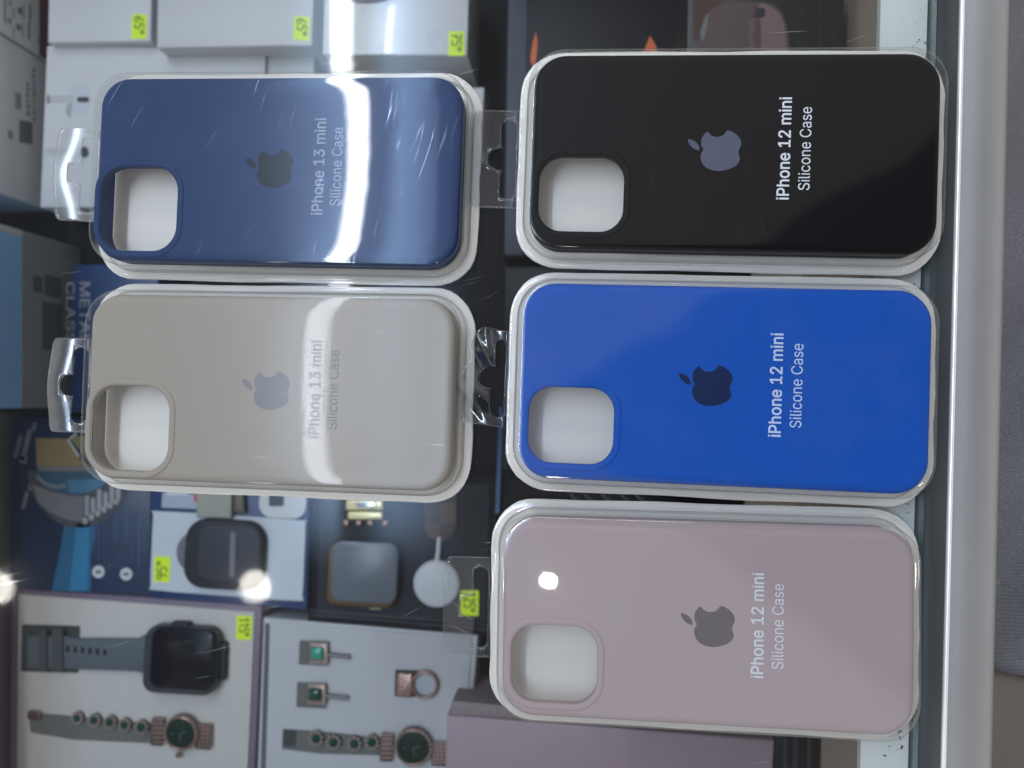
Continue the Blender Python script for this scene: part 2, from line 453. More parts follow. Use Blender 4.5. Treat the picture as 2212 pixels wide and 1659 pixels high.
for a in ((-436, -430.2, -420, 420), (xr-5.5, xr-1.6, -420, 420), (-430, xr-1, 420.2, 426), (-430, xr-1, -426, -420.2)):
    bx('side_panel', *a, SHELF-12.5, -9.6, (M_brown if a[0] > 0 else mat('inner_panel', (0.20, 0.20, 0.19), 0.8)), counter)
# pale ledge with specks of dirt and worn silvering under the glass edge
m, t, out = new_mat('worn_pale_ledge')
co = t.node('ShaderNodeTexCoord', 3)
sp = t.node('ShaderNodeTexNoise', 0, Vector=co, Scale=480.0, Detail=5.0, Roughness=0.65)
edgeN = t.node('ShaderNodeTexNoise', 0, Vector=co, Scale=60.0, Detail=3.0)
sx_ = t.n.new('ShaderNodeSeparateXYZ'); t.l.new(co, sx_.inputs[0])
wear = t.smooth(sx_.outputs[0], (xg-14)*S, (xg-1)*S)
thr = t.math('MULTIPLY_ADD', wear, -0.09, 0.70)
thr = t.math('MULTIPLY_ADD', t.math('SUBTRACT', edgeN, 0.5), -0.12, thr)
speck = t.smooth(t.math('SUBTRACT', sp, thr), 0.0, 0.03)
cl = t.mixc(speck, t.mixc(edgeN, (0.56, 0.60, 0.57), (0.70, 0.73, 0.70)), (0.05, 0.055, 0.055))
p = t.n.new('ShaderNodeBsdfPrincipled'); t.l.new(cl, p.inputs['Base Color']); p.inputs['Roughness'].default_value = 0.5
t.l.new(p.outputs[0], out.inputs[0]); M_ledge = m
xl = loc_x(1880, 795, -6)
bx('frame_ledge', xl, xg-0.6, -420, 420, -8.5, -5.4, M_ledge, counter, 0.2)
# edge rail: a channel, a sharp lip whitened for its highlight, then a broad rounded hand rail
def extrude_profile(name, prof, m, parent, y0=-420, y1=420, ny=1, closed=False, smooth=True):
    ys = [y0+(y1-y0)*i/ny for i in range(ny+1)]
    V = [(x, y, z) for y in ys for x, z in prof]; n = len(prof); Fc = []
    for k in range(ny):
        for i in range(n if closed else n-1):
            j = (i+1) % n; Fc.append((k*n+i, k*n+j, (k+1)*n+j, (k+1)*n+i))
    if closed: Fc.append(list(range(n))); Fc.append([ny*n+i for i in range(n)])
    return mesh(name, V, Fc, m, parent, smooth=smooth)
xc = loc_x(2058, 795, 2); xr = loc_x(2166, 795, 0)
M_chan = mat('dull_channel_metal', (0.22, 0.24, 0.24), 0.34, metal=0.5, var=0.15, nscale=25)
extrude_profile('glass_channel', [(xg+0.1, -14), (xg+0.1, -13), (xg+2.0, -13), (xg+3.2, -12), (xc-2.4, -4.5), (xc-1.5, -1.2), (xc-0.92, 2.2), (xc-0.92, -14)], M_chan, counter, closed=True)
M_lip = mat('lip_metal_highlit', (0.96, 0.96, 0.96), 0.30, metal=0.45, var=0.02)  # near-white base colour carries the highlight along the edge
extrude_profile('rail_lip', [(xc-0.9, -8)]+[(xc-0.1+0.8*math.cos(a), 2.6+0.8*math.sin(a)) for a in [math.pi-math.pi*i/12 for i in range(13)]]+[(xc+0.54, -8)], M_lip, counter, closed=True)
prof = [(xc+0.72, -9), (xc+0.72, 2.2)]
W_ = xr-xc-0.6
for i in range(1, 13):
    a = i/12*math.pi/2; prof.append((xc+0.75+W_*(0.06+0.94*math.sin(a)), 2.3+0.9*math.sin(min(1, i/3)*math.pi/2)-5.5*(1-math.cos(a))**1.6))
prof += [(xr, -30), (xr-1.5, -30), (xc+2, -9)]
extrude_profile('edge_rail', prof, M_alu, counter, closed=True)
bx('front_panel', xr-1.45, xr-0.2, -420, 420, -600, -30.1, mat('front_panel_paint', (0.2, 0.19, 0.18), 0.6), counter)

# cloth of a garment hanging past the rail, and the floor far below
m, t, out = new_mat('grey_ribbed_cloth')
co = t.node('ShaderNodeTexCoord', 3)
q = t.n.new('ShaderNodeMapping'); t.l.new(co, q.inputs[0]); q.inputs['Rotation'].default_value = (0, 0, 1.25)
wv = t.n.new('ShaderNodeTexWave'); t.l.new(q.outputs[0], wv.inputs[0]); wv.inputs['Scale'].default_value = 260; wv.inputs['Distortion'].default_value = 6; wv.inputs['Detail'].default_value = 2
wv.inputs['Detail Scale'].default_value = 8
b = t.n.new('ShaderNodeBump'); b.inputs['Strength'].default_value = 0.9; b.inputs['Distance'].default_value = 0.0008; t.l.new(wv.outputs[1], b.inputs['Height'])
p = t.n.new('ShaderNodeBsdfPrincipled'); t.l.new(t.mixc(wv.outputs[1], (0.21, 0.20, 0.215), (0.28, 0.27, 0.285)), p.inputs['Base Color'])
p.inputs['Roughness'].default_value = 0.9; t.l.new(b.outputs[0], p.inputs['Normal']); t.l.new(p.outputs[0], out.inputs[0]); M_cloth = m
V = []; Fc = []
nx_, ny_ = 16, 60
c0 = at(2150, -60, -75); 
edge = []
for j in range(ny_+1):
    f = j/ny_; py = -80+(1440+80)*f
    for i in range(nx_+1):
        g_ = i/nx_; zz_ = -60-20*math.sin(3*f+g_*2)-3*math.sin(23*f+5*g_)-16*g_
        p_ = at(2140+240*g_, py+45*g_*(f**3)+6*math.sin(g_*9)*f**4, zz_); V.append(tuple(p_))
for j in range(ny_):
    for i in range(nx_):
        a = j*(nx_+1)+i; Fc.append((a, a+1, a+nx_+2, a+nx_+1))
cl_ = thing('garment', 'dark grey ribbed cloth garment beyond the rail at the right edge', 'garment', tuple(at(2250, 700, -80)))
o = mesh('fabric', V, Fc, M_cloth, cl_, smooth=True, world=True)
md = o.modifiers.new('thick', 'SOLIDIFY'); md.thickness = 0.0015
M_floor = mat('brown_tile', (0.15, 0.12, 0.10), 0.6, var=0.3, nscale=6)
fl = mesh('floor', [(-3000, -3000, -900), (3000, -3000, -900), (3000, 3000, -900), (-3000, 3000, -900)], [(0, 1, 2, 3)], M_floor)
tag(fl, kind='structure')
sk = [at(2150, 1440, -700), at(2260, 1462, -700), at(2260, 1474, -700), at(2165, 1455, -700)]
o = thing('floor_threshold', 'dark slanted metal strip on the brown floor at lower right', 'floor strip', tuple(centre(sk)+Vector((0, 0, -900))))
P = [tuple(at(*c, -895)[:2]) for c in ((2120, 1436), (2300, 1470), (2300, 1484), (2120, 1450))]
prism('strip', P, -899.9, -895, mat('threshold_metal', (0.05, 0.04, 0.03), 0.5), o)

# ------------------------------------------------------------------ phone cases in their blister packs
LT = [(20, 907), (50, 910), (85, 935), (98, 976), (66, 970), (36, 945)]
BODY = [(123, 972), (110, 945), (110, 905), (122, 878), (146, 855), (172, 878), (205, 888), (240, 882), (262, 864), (276, 845),
        (312, 856), (346, 882), (366, 915), (366, 945), (354, 975), (353, 1000), (362, 1030), (354, 1062), (325, 1088),
        (285, 1105), (235, 1115), (182, 1110), (137, 1087), (113, 1050), (108, 1008)]
def logo_outline(P, k, scale=0.0502):
    return [((x-238)*scale, -(y-980)*scale) for x, y in spline(P, k)]
SEG = 14
def make_case(idx, label, cx, cy, ang, col, logo_m, text_m, model, lx, t1x, t2x, hole, tab, warp, pl, emboss=False, dz=0.0):
    root = thing('phone_case', label, 'phone case', (cx, cy, dz+1.0), ang, 'silicone phone cases laid out on the glass')
    cm = mat('silicone_%d' % idx, col, 0.52, var=0.02, spec=0.12, nscale=50)
    hx, hy, r = 66.9, 33.4, 11.0
    hcx, hcy, hw, hh, hr = hole
    # shell: side wall, rounded edge, flat back with the camera opening, inner walls
    loops = [rr(hx-1.9, hy-1.9, r-1.9, 2.0, 8, SEG), rr(hx-0.2, hy-0.2, r-0.2, 1.6, 8, SEG), rr(hx, hy, r, 2.2, 8, SEG), rr(hx, hy, r, 7.8, 8, SEG)]
    R_ = 3.2
    for i in range(1, 7):
        a = i/6*math.pi/2; d = R_*(1-math.cos(a)); loops.append(rr(hx-d, hy-d, r-d, 7.8+R_*math.sin(a), 8, SEG))
    V, Fc = loft(loops)
    hole2 = rr(hw, hh, hr, 0, 10, 1, hcx, hcy)
    base = len(V)
    V2, F2 = fill([loops[-1], hole2], 11.0, base); V += V2; Fc += F2
    hs = base+len(loops[-1]); nh = len(hole2)
    k = len(V); V += [(x, y, 8.6) for x, y, _ in hole2]
    for i in range(nh): Fc.append((hs+i, hs+(i+1) % nh, k+(i+1) % nh, k+i))
    inner = rr(hx-1.9, hy-1.9, r-1.9, 8.6, 8, SEG)
    k2 = len(V); V3, F3 = fill([inner, hole2], 8.6, k2); V += V3; Fc += F3
    ni = len(inner)
    for i in range(ni): Fc.append((i, (i+1) % ni, k2+(i+1) % ni, k2+i))
    me = mesh('case_shell', V, Fc, cm, root, smooth=True, sharp=35)
    bm = bmesh.new(); bm.from_mesh(me.data); bmesh.ops.remove_doubles(bm, verts=bm.verts, dist=2e-6); bmesh.ops.recalc_face_normals(bm, faces=bm.faces); bm.to_mesh(me.data); bm.free()
    md = me.modifiers.new('normals', 'WEIGHTED_NORMAL'); md.keep_sharp = True; md.weight = 90
    # raised lip round the camera opening
    e = 2.1
    L = [rr(hw+e+.25, hh+e+.25, hr+e+.25, 10.98, 10, 1, hcx, hcy), rr(hw+e, hh+e, hr+e, 11.32, 10, 1, hcx, hcy), rr(hw+e-.3, hh+e-.3, hr+e-.3, 11.42, 10, 1, hcx, hcy),
         rr(hw+.45, hh+.45, hr+.45, 11.40, 10, 1, hcx, hcy), rr(hw+.05, hh+.05, hr+.05, 11.05, 10, 1, hcx, hcy), rr(hw-.03, hh-.03, hr-.03, 9.0, 10, 1, hcx, hcy)]
    V, Fc = loft(L); mesh('camera_rim', V, Fc, cm, root, smooth=True, sharp=60)
    # logo, leaf and lettering, very slightly proud of the back
    def off(P, dx): return [(x+dx, y) for x, y in P]
    V, Fc = slab([off(logo_outline(BODY, 6), lx)], 10.9, 11.03)
    lg = mesh('logo', V, Fc, logo_m, root)
    V, Fc = slab([off(logo_outline(LT, 6), lx)], 10.9, 11.03); mesh('logo_leaf', V, Fc, logo_m, lg)
    for s, x, ln, hgt, bold in (('iPhone %d mini' % model, t1x, 34.0, 3.95, 0.014), ('Silicone Case', t2x, 27.6, 3.75, 0.0)):
        V, Fc = text_mesh(s, ln, hgt, bold)
        V = [(-y+x, xx+0.9, 11.05+zq) for xx, y, zq in V]
        o = mesh('lettering', V, Fc, (mat('glare_beige_lettering', (0.06, 0.06, 0.08), 0.5, spec=0.1) if idx == 2 and bold else text_m), root)  # first beige line darkened to read through the lamp reflection
        o['label'] = 'lettering ' + s
    # ---- the pack: white tray, clear lid, clear hanging tab
    pack = thing('blister_pack', pl, 'blister pack', (cx, cy, dz), ang, 'clear blister packs holding the phone cases')
    fx, fy, fr_ = 72.4, 38.7, 15.5
    def Q(d, z, n=8): return rr(fx-d, fy-d, fr_-d*0.75, z, n, SEG)
    wob = [Q(0.5, 0.05), Q(0.0, 0.35), Q(0.1, 0.9), Q(0.5, 1.15), Q(1.9, 1.2), Q(2.2, 1.75), Q(2.6, 1.8), Q(2.9, 1.2), Q(3.6, 0.95), Q(7.6, 0.95), Q(8.6, 0.97), Q(9.3, 1.0), Q(10.0, 1.0)]
    rnd = random.Random(idx)
    for li, L in enumerate(wob[:5]):
        for i, pnt in enumerate(L):
            k = 0.16*math.sin(i*0.9+idx)+0.10*rnd.uniform(-1, 1)
            dn = Vector((pnt[0], pnt[1])).normalized(); L[i] = (pnt[0]+dn.x*k, pnt[1]+dn.y*k, pnt[2])
    V, Fc = loft(wob, True, True); mesh('tray', V, Fc, M_white_tray, pack, smooth=True, sharp=50)
    lid_m = film('clear_lid_%d' % idx, F0=warp.get('F', 0.040), haze=warp.get('haze', 0.014), haze_rough=warp.get('hr', 0.2), hcol=warp.get('hcol', (1, 1, 1)), scratch=warp.get('scr', 0.6), cloud=warp.get('cloud', 0.02), wob=warp.get('wob', 0.25), seed=idx*1.3, wscale=warp.get('ws', 16))
    def zt(x, y, z, f=1.0):
        xq = x-warp.get('cx', 12); xx = xq*math.exp(-(xq/34)**2)
        a = (warp.get('tilt', 0)+warp.get('twist', 0)*(1-(y/33.0)**2)+warp.get('cross', 0)*y/33.0)*xx*1e-2
        a += warp.get('dent', 0)*math.exp(-(((x-warp.get('dx', 0))/14)**2+((y-warp.get('dy', 0))/12)**2))
        return z+a*f
    N8 = 8
    def U(d, z): return rr(fx-d, fy-d, max(fr_-d*0.85, 3), z, N8, SEG)
    lid = [U(0.2, 1.25), U(1.7, 1.32), U(2.0, 1.95), U(2.9, 2.0), U(3.2, 2.3), U(3.55, 8.5), U(3.7, 10.6), U(3.95, 11.6), U(4.4, 12.35), U(5.1, 12.8), U(6.0, 12.98)]
    tops = [7.2, 8.6, 10, 12, 14, 16.5, 19, 22, 25, 28, 31, 34, 36.5, 38.2]
    for i, d in enumerate(tops):
        f = min(1, (i+1)/4.5); f = f*f*(3-2*f); L = U(d, 13.0); lid.append([(x, y, zt(x, y, z, f)) for x, y, z in L])
    V, Fc = loft(lid, False, False)
    o0 = (len(lid)-1)*len(lid[0]); B_ = N8+1+SEG-1; up = list(range(0, B_+N8+1)); lo_ = list(range(2*B_, 3*B_+N8+1))[::-1]
    for i in range(len(up)-1): Fc.append((o0+up[i], o0+up[i+1], o0+lo_[i+1], o0+lo_[i]))
    Fc.append(tuple(o0+i for i in range(B_+N8, 2*B_+1))); Fc.append(tuple([o0+i for i in range(3*B_+N8, 4*B_)]+[o0]))
    o = mesh('clear_lid', V, Fc, lid_m, pack, smooth=True, sharp=75)
    md = o.modifiers.new('normals', 'WEIGHTED_NORMAL'); md.keep_sharp = True
    # hanging tab with a euro slot
    TX0, TX1, TY = -73.0+0.6, -89.2, 17.6
    outer = [(TX0, TY)]+[(TX1+3.2-3.2*math.sin(a), TY-3.2+3.2*math.cos(a)) for a in [i/6*math.pi/2 for i in range(7)]]
    outer += [(TX1+3.2-3.2*math.cos(a), -TY+3.2-3.2*math.sin(a)) for a in [i/6*math.pi/2 for i in range(7)]]+[(TX0, -TY)]
    sx0, sx1, sy = -78.6, -73.4, 14.2; rs = 2.6; slot = []
    for i in range(9): a = math.radians(0+180*i/8); slot.append((sx0+rs+rs*math.cos(a), sy-rs+rs*math.sin(a)))
    for i in range(11): a = math.radians(75+210*i/10); slot.append((sx0-0.4+4.0*math.cos(a), 4.0*math.sin(a)))
    for i in range(9): a = math.radians(180+180*i/8); slot.append((sx0+rs+rs*math.cos(a), -sy+rs+rs*math.sin(a)))
    def dens(P, st=1.4):
        out = []
        for i in range(len(P)):
            a, b_ = Vector(P[i]), Vector(P[(i+1) % len(P)]); n = max(1, int((b_-a).length/st))
            out += [tuple(a.lerp(b_, k_/n)) for k_ in range(n)]
        return out
    outer, slot = dens(outer), dens(slot)
    def inside(P, x, y):
        c_ = False; n = len(P)
        for i in range(n):
            x1_, y1_ = P[i]; x2_, y2_ = P[(i+1) % n]
            if (y1_ > y) != (y2_ > y) and x < (x2_-x1_)*(y-y1_)/(y2_-y1_)+x1_: c_ = not c_
        return c_
    pts = outer+slot; E_ = [(i, (i+1) % len(outer)) for i in range(len(outer))]+[(len(outer)+i, len(outer)+(i+1) % len(slot)) for i in range(len(slot))]
    for ix in range(10):
        for iy in range(22):
            x = TX1+0.9+1.55*ix; y = -TY+0.9+1.6*iy
            if inside(outer, x, y) and not inside(slot, x, y): pts.append((x, y))
    res_ = delaunay_2d_cdt([Vector(p_) for p_ in pts], E_, [], 0, 1e-4)
    vs = [tuple(v_) for v_ in res_[0]]; fs = []
    for f in res_[2]:
        mx_ = sum(vs[i][0] for i in f)/len(f); my_ = sum(vs[i][1] for i in f)/len(f)
        if inside(outer, mx_, my_) and not inside(slot, mx_, my_): fs.append(tuple(f))
    V = [tab(x, y) for x, y in vs]
    o = mesh('hanging_tab', V, fs, [film('tab_film_%d' % idx, F0=0.05, haze=warp.get('thaze', 0.008), haze_rough=0.22, tint=(0.90, 0.91, 0.92), cloud=warp.get('tcloud', 0.004), scratch=0.7, wob=0.35, seed=idx*2.1+5, wscale=70), M_rim], pack, smooth=True, sharp=80)
    md = o.modifiers.new('thick', 'SOLIDIFY'); md.thickness = 0.00028; md.material_offset_rim = 1; md.offset = 1
    return root
# cut edge of the clear film with its bright line mixed in as whitish colour
m, t, out = new_mat('film_cut_edge')
a_ = t.n.new('ShaderNodeBsdfTransparent'); b_ = t.n.new('ShaderNodeBsdfDiffuse'); b_.inputs[0].default_value = (0.85, 0.88, 0.9, 1)
g_ = t.n.new('ShaderNodeBsdfGlossy'); g_.inputs['Roughness'].default_value = 0.2
x1 = t.n.new('ShaderNodeMixShader'); x1.inputs[0].default_value = 0.45; t.l.new(a_.outputs[0], x1.inputs[1]); t.l.new(b_.outputs[0], x1.inputs[2])
x2 = t.n.new('ShaderNodeMixShader'); x2.inputs[0].default_value = 0.15; t.l.new(x1.outputs[0], x2.inputs[1]); t.l.new(g_.outputs[0], x2.inputs[2]); t.l.new(x2.outputs[0], out.inputs[0]); M_rim = m

def tab_flat(z=1.5, k=0.0): return lambda x, y: (x, y, z+k*((-72-x)/15)**2)
def tab_up(h, curl):
    def f(x, y):
        q_ = (-72.4-x)/14.8
        return (x+1.4*q_*q_, y, 1.5+h*q_+curl*math.sin(q_*2.6)+0.9*math.cos(y*0.17)*q_)
    return f
def tab_crumpled(x, y):
    q_ = (-72.4-x)/14.8
    k = (y+17)/34
    return (x+6.0*q_*k*k+0.9*math.sin(y*0.33)*q_, y*(0.97)+q_*1.5, 1.6+q_*(4.0+3.2*math.sin(y*0.21+1.0))+0.9*math.sin(y*0.5+x*0.6)*q_)

H12 = (-49.3, -15.0, 14.4, 12.9, 8.0); H13 = (-49.6, -14.8, 14.6, 15.2, 9.0)
D = math.radians
make_case(1, 'navy blue silicone phone case with a dark grey apple emblem, top left one', -109.1, 81.7, D(-1.98), (0.012, 0.036, 0.120),
          mat('logo_dark_grey', (0.006, 0.008, 0.014), 0.5, spec=0.1), mat('navy_lettering', (0.25, 0.28, 0.36), 0.5, spec=0.1), 13, 0.8, 16.6, 23.0, H13, tab_up(3.0, 1.2),
          dict(F=0.036, cx=29, hr=0.24, hcol=(0.7, 0.82, 1.0), tilt=1.15, twist=0.55, cross=0.45, scr=1.3, cloud=0.005, haze=0.014, thaze=0.06, tcloud=0.05, wob=0.16), 'scratched clear blister pack around the navy blue case, its tab over a white box')
make_case(2, 'stone beige silicone phone case with a grey apple emblem, under the navy one', -111.3, 3.3, D(-1.455), (0.315, 0.285, 0.25),
          mat('logo_grey', (0.20, 0.20, 0.215), 0.5, spec=0.1), mat('beige_lettering', (0.17, 0.17, 0.20), 0.5, spec=0.1), 13, 2.5, 18.0, 24.6, H13, tab_up(1.4, 2.0),
          dict(F=0.009, cx=17, hr=0.25, hcol=(0.92, 0.96, 1.0), tilt=-1.3, twist=-0.45, scr=0.9, cloud=0.006, haze=0.018, thaze=0.05, tcloud=0.03, wob=0.16), 'clear blister pack around the stone beige case, its tab over a blue box')
make_case(3, 'black silicone phone case with a slate apple emblem and white lettering', 49.2, 83.3, D(-2.135), (0.0030, 0.0028, 0.0038),
          mat('logo_slate', (0.095, 0.105, 0.155), 0.5, spec=0.1), mat('white_lettering', (0.70, 0.72, 0.80), 0.5), 12, -3.4, 17.0, 23.7, H12, tab_flat(1.4, 0.6),
          dict(F=0.028, twist=0.2, scr=0.2, cloud=0.0, haze=0.006, wob=0.12), 'clear blister pack around the black case at the top right')
make_case(4, 'bright royal blue silicone phone case with a dark navy apple emblem', 45.7, 4.9, D(-1.90), (0.003, 0.078, 0.43),
          mat('logo_navy', (0.006, 0.018, 0.075), 0.5, spec=0.1), mat('pale_blue_lettering', (0.52, 0.62, 0.85), 0.5), 12, -3.0, 17.4, 24.0, H12, tab_crumpled,
          dict(F=0.05, twist=-0.2, scr=0.4, cloud=0.008, wob=0.2), 'clear blister pack around the royal blue case, with a crumpled hanging tab')
make_case(5, 'dusty pink lilac silicone phone case with a grey apple emblem, at the bottom', 39.8, -74.2, D(-0.80), (0.405, 0.325, 0.345),
          mat('logo_mauve_grey', (0.125, 0.105, 0.125), 0.5, spec=0.1), mat('white_lettering', (0.70, 0.72, 0.80), 0.5), 12, 3.3, 17.0, 23.5, H12, tab_flat(1.4, 0.3),
          dict(F=0.10, twist=0.35, scr=0.5, cloud=0.02, wob=0.22, ws=12, dent=0.26, dx=-50, dy=15), 'clear blister pack around the dusty pink case, its tab over a yellow price sticker')

# ------------------------------------------------------------------ goods lying on the shelf under the glass
DIG = {'6': [[(.55, 1), (.2, .7), (.05, .35), (.2, .03), (.45, .05), (.55, .28), (.35, .45), (.1, .35)]],
       '5': [[(.6, .98), (.12, .95), (.1, .58), (.4, .62), (.58, .35), (.4, .05), (.05, .1)]],
       '7': [[(.0, .92), (.3, 1), (.62, .95), (.35, .5), (.2, .0)], [(.12, .5), (.55, .55)]],
       '9': [[(.55, .75), (.3, .55), (.08, .72), (.22, .97), (.5, .95), (.55, .7), (.5, .3), (.3, .0)]],
       '1': [[(.1, .75), (.35, 1), (.33, 0)]],
       '2': [[(.08, .78), (.3, 1), (.52, .8), (.3, .4), (.05, .05), (.3, .1), (.6, .02)]],
       'o': [[(.25, 1), (.08, .88), (.15, .7), (.35, .7), (.42, .88), (.25, 1), (.12, .9)]]}
def smooth_open(L, k=4):
    P = [L[0]]+list(L)+[L[-1]]; out = []
    for i in range(1, len(P)-2):
        for s_ in range(k):
            q = s_/k; out.append(tuple(0.5*((2*P[i][a])+(-P[i-1][a]+P[i+1][a])*q+(2*P[i-1][a]-5*P[i][a]+4*P[i+1][a]-P[i+2][a])*q*q+(-P[i-1][a]+3*P[i][a]-3*P[i+1][a]+P[i+2][a])*q**3) for a in (0, 1)))
    out.append(L[-1]); return out
def sticker(parent, x0, y0, x1, y1, z, s, up=False, rot=0.03):
    """price sticker given in photo pixels; writing runs down the picture, or up it"""
    o = flat('price_sticker', rr_px(x0, y0, x1, y1, 2.5, z, rot), z, M_yellow, parent, 0.25)
    cx, cy = (x0+x1)/2, (y0+y1)/2; wpx, hpx = x1-x0, y1-y0
    n = len(s); adv = hpx*0.86/(n*0.72+0.1); lines = []
    for i, ch in enumerate(s):
        for L in DIG[ch]:
            Lw = []
            for a, b in smooth_open(L):
                along = (i*0.72+a-n*0.36)*adv; acr = (b-0.5)*wpx*0.62
                px, py = (cx+acr, cy+along) if not up else (cx-acr, cy-along)
                Lw.append(tuple(at(px, py, z)[:2]))
            lines.append(Lw)
    ribbons('handwriting', lines, 0.8, z+0.25, M_pen, o)
    return o
def box(name, label, corners, z, m, z0=SHELF+0.3, group=None, cat='box', bev=0.8, part='carton'):
    P = quad_px(corners, z); c = centre(P)
    o = thing(name, label, cat, (c.x, c.y, z0), 0, group); prism(part, P, z0, z, m, o, bev); return o

WB = 'white boxes at the far side of the counter'
b = box('product_box', 'white box at upper left with a yellow price sticker, beside the dark red edged box', [(106, -60), (328, -60), (325, 89), (103, 92)], -172, M_white_box, group=WB)
sticker(b, 285, 31, 317, 84, -172, '65o')
b = box('product_box', 'wide white box with a yellow price sticker, second from the left in the back row', [(341, -60), (679, -60), (674, 98), (338, 103)], -166, M_white_box, group=WB)
sticker(b, 635, 36, 669, 87, -166, '65o')
M_shiny_white = mat('shiny_white_wrap', (0.60, 0.61, 0.62), 0.28, var=0.04, coat=0.5)
b = box('product_box', 'shiny wrapped white box under the lamp reflection, with a yellow price sticker', [(702, -60), (1014, -60), (1009, 120), (696, 117)], -168, M_shiny_white, group=WB)
sticker(b, 969, 68, 1003, 121, -168, '75o', rot=0.0)
flat('printed_arc', ell_px(792, -12, 62, 20, -168), -168, mat('purple_grey_print', (0.10, 0.095, 0.13), 0.5), b)
b = box('product_box', 'white box printed with a picture of wireless earphones', [(101, 98), (574, 103), (562, 448), (86, 448)], -178, M_white_box, group=WB)
M_ear = mat('earphone_print', (0.50, 0.53, 0.58), 0.5)
e1 = flat('earphone_print', ell_px(170, 213, 26, 32, -178), -178, M_ear, b, 0.15)
flat('stem_print', rr_px(106, 206, 160, 221, 4, -178), -177.9, mat('earphone_shade', (0.44, 0.45, 0.45), 0.5), e1, 0.15)
flat('stem_tip', rr_px(102, 206, 108, 224, 2, -178), -177.7, M_ink, e1, 0.15)
flat('sensor_print', rr_px(167, 210, 193, 221, 5, -178), -177.85, mat('sensor_ink', (0.03, 0.035, 0.05), 0.5), e1, 0.3)
flat('fold_print', ell_px(152, 238, 9, 16, -178, 20, 90, 300), -177.9, M_ink_soft, e1, 0.15)
e2 = flat('earphone_print', ell_px(172, 330, 22, 28, -178), -178, M_ear, b, 0.15)
flat('stem_print', rr_px(98, 320, 150, 333, 4, -178), -177.9, mat('earphone_shade', (0.40, 0.41, 0.42), 0.5), e2, 0.15)
flat('sensor_print', ell_px(183, 329, 9, 12, -178), -177.85, mat('sensor_ink', (0.05, 0.055, 0.07), 0.5), e2, 0.3)
b = box('product_box', 'plain pale grey box just behind the navy case', [(577, 104), (679, 107), (672, 460), (566, 460)], -181, mat('pale_grey_card', (0.53, 0.55, 0.54), 0.5), group=WB)
b = box('product_box', 'small white box peeping out right of the navy case', [(960, 189), (1046, 188), (1040, 320), (950, 320)], -186, M_white_box, group=WB)

# tall boxes standing along the left wall: we look down on their right faces
def tall_box(name, label, px, py0, py1, zt_, m, zb=SHELF+0.3, slant=0.0, width=70):
    A = at(px, py0, -205); B = at(px, py1, -205); X0 = A.x; X1 = B.x+slant
    P = [(X0, A.y), (X1, B.y), (X1-width, B.y), (X0-width, A.y)]
    o = thing(name, label, 'box', (X0-width/2, (A.y+B.y)/2, zb), 0, 'tall boxes standing on the left')
    prism('carton', P, zb, zt_, m, o, 0.8)
    return o, A, B, X0, X1
def side_print(o, nm, X, X2, A, B, f0, f1, z0, z1, m, lift=0.3):
    """flat print on the right face: f along the face from A to B, z heights"""
    q = lambda f, z: (X+(X2-X)*f+lift, A.y+(B.y-A.y)*f, z)
    V = [q(f0, z0), q(f1, z0), q(f1, z1), q(f0, z1)]
    V += [(v_[0]-0.25, v_[1], v_[2]) for v_ in V]
    return mesh(nm, V, [(0, 1, 2, 3), (7, 6, 5, 4), (0, 4, 5, 1), (1, 5, 6, 2), (2, 6, 7, 3), (3, 7, 4, 0)], m, o, world=True)
M_tall = mat('pale_grey_white_card', (0.78, 0.79, 0.80), 0.5, var=0.05)
o, A, B, X, X2 = tall_box('tall_box', 'tall pale box with a dark red bottom edge and small grey print, top left', 103, -60, 131, -122, M_tall)
side_print(o, 'red_edge', X, X2, A, B, 0.0, 1.0, -214, -197, M_red)
def at_x(px, py, X):
    """where the view through a photo pixel meets the right face of a tall box (X at its two ends)"""
    if isinstance(X, tuple):
        Xa, ya, Xb, yb = X; xx = Xa
        for _ in range(4):
            q_ = at_x(px, py, xx); xx = Xa+(Xb-Xa)*(q_[1]-ya)/(yb-ya)
        return at_x(px, py, xx+0.3)
    d = MR @ Vector(((px-1106)/F22, -(py-829.5)/F22, -1.0)); k = X/d.x
    return (X, d.y*k, H+d.z*k)
def face_print(o, nm, X, x0, y0, x1, y1, m, sk=0.0):
    V = [at_x(a_, b_, X) for a_, b_ in ((x0, y0+sk), (x1, y0), (x1, y1), (x0, y1+sk))]
    V += [(v_[0]-0.2, v_[1], v_[2]) for v_ in V]
    return mesh(nm, V, [(0, 1, 2, 3), (7, 6, 5, 4), (0, 4, 5, 1), (1, 5, 6, 2), (2, 6, 7, 3), (3, 7, 4, 0)], m, o, world=True)
for x0, y0, x1, y1, k in ((39, 18, 48, 32, 0), (36, 54, 45, 67, 0), (63, 11, 67, 45, 0), (61, 48, 65, 86, 0), (87, 28, 91, 42, 1), (85, 55, 89, 70, 1), (82, 86, 87, 96, 1), (19, 3, 25, 12, 1), (17, 40, 25, 52, 1), (50, 12, 53, 44, 1), (48, 52, 51, 80, 1), (9, 0, 13, 50, 1), (28, 20, 31, 40, 1), (29, 62, 31, 82, 1), (92, 4, 95, 14, 1)):
    face_print(o, 'printed_symbol', (X, A.y, X2, B.y), x0, y0, x1, y1, (M_ink, M_ink_soft)[k], -3)
o, A, B, X, X2 = tall_box('tall_box', 'tall white box with grey lettering lines, under the red edged one', 97, 136, 448, -122, M_tall, slant=-3)
rn = random.Random(3)
yy = 150
while yy < 258:
    h_ = rn.uniform(5, 13); face_print(o, 'printed_line', (X, A.y, X2, B.y), 71, yy, 71+rn.uniform(3, 6), yy+h_, M_ink if rn.random() < .4 else M_ink_soft, -3); yy += h_+rn.uniform(2, 5)
yy = 178
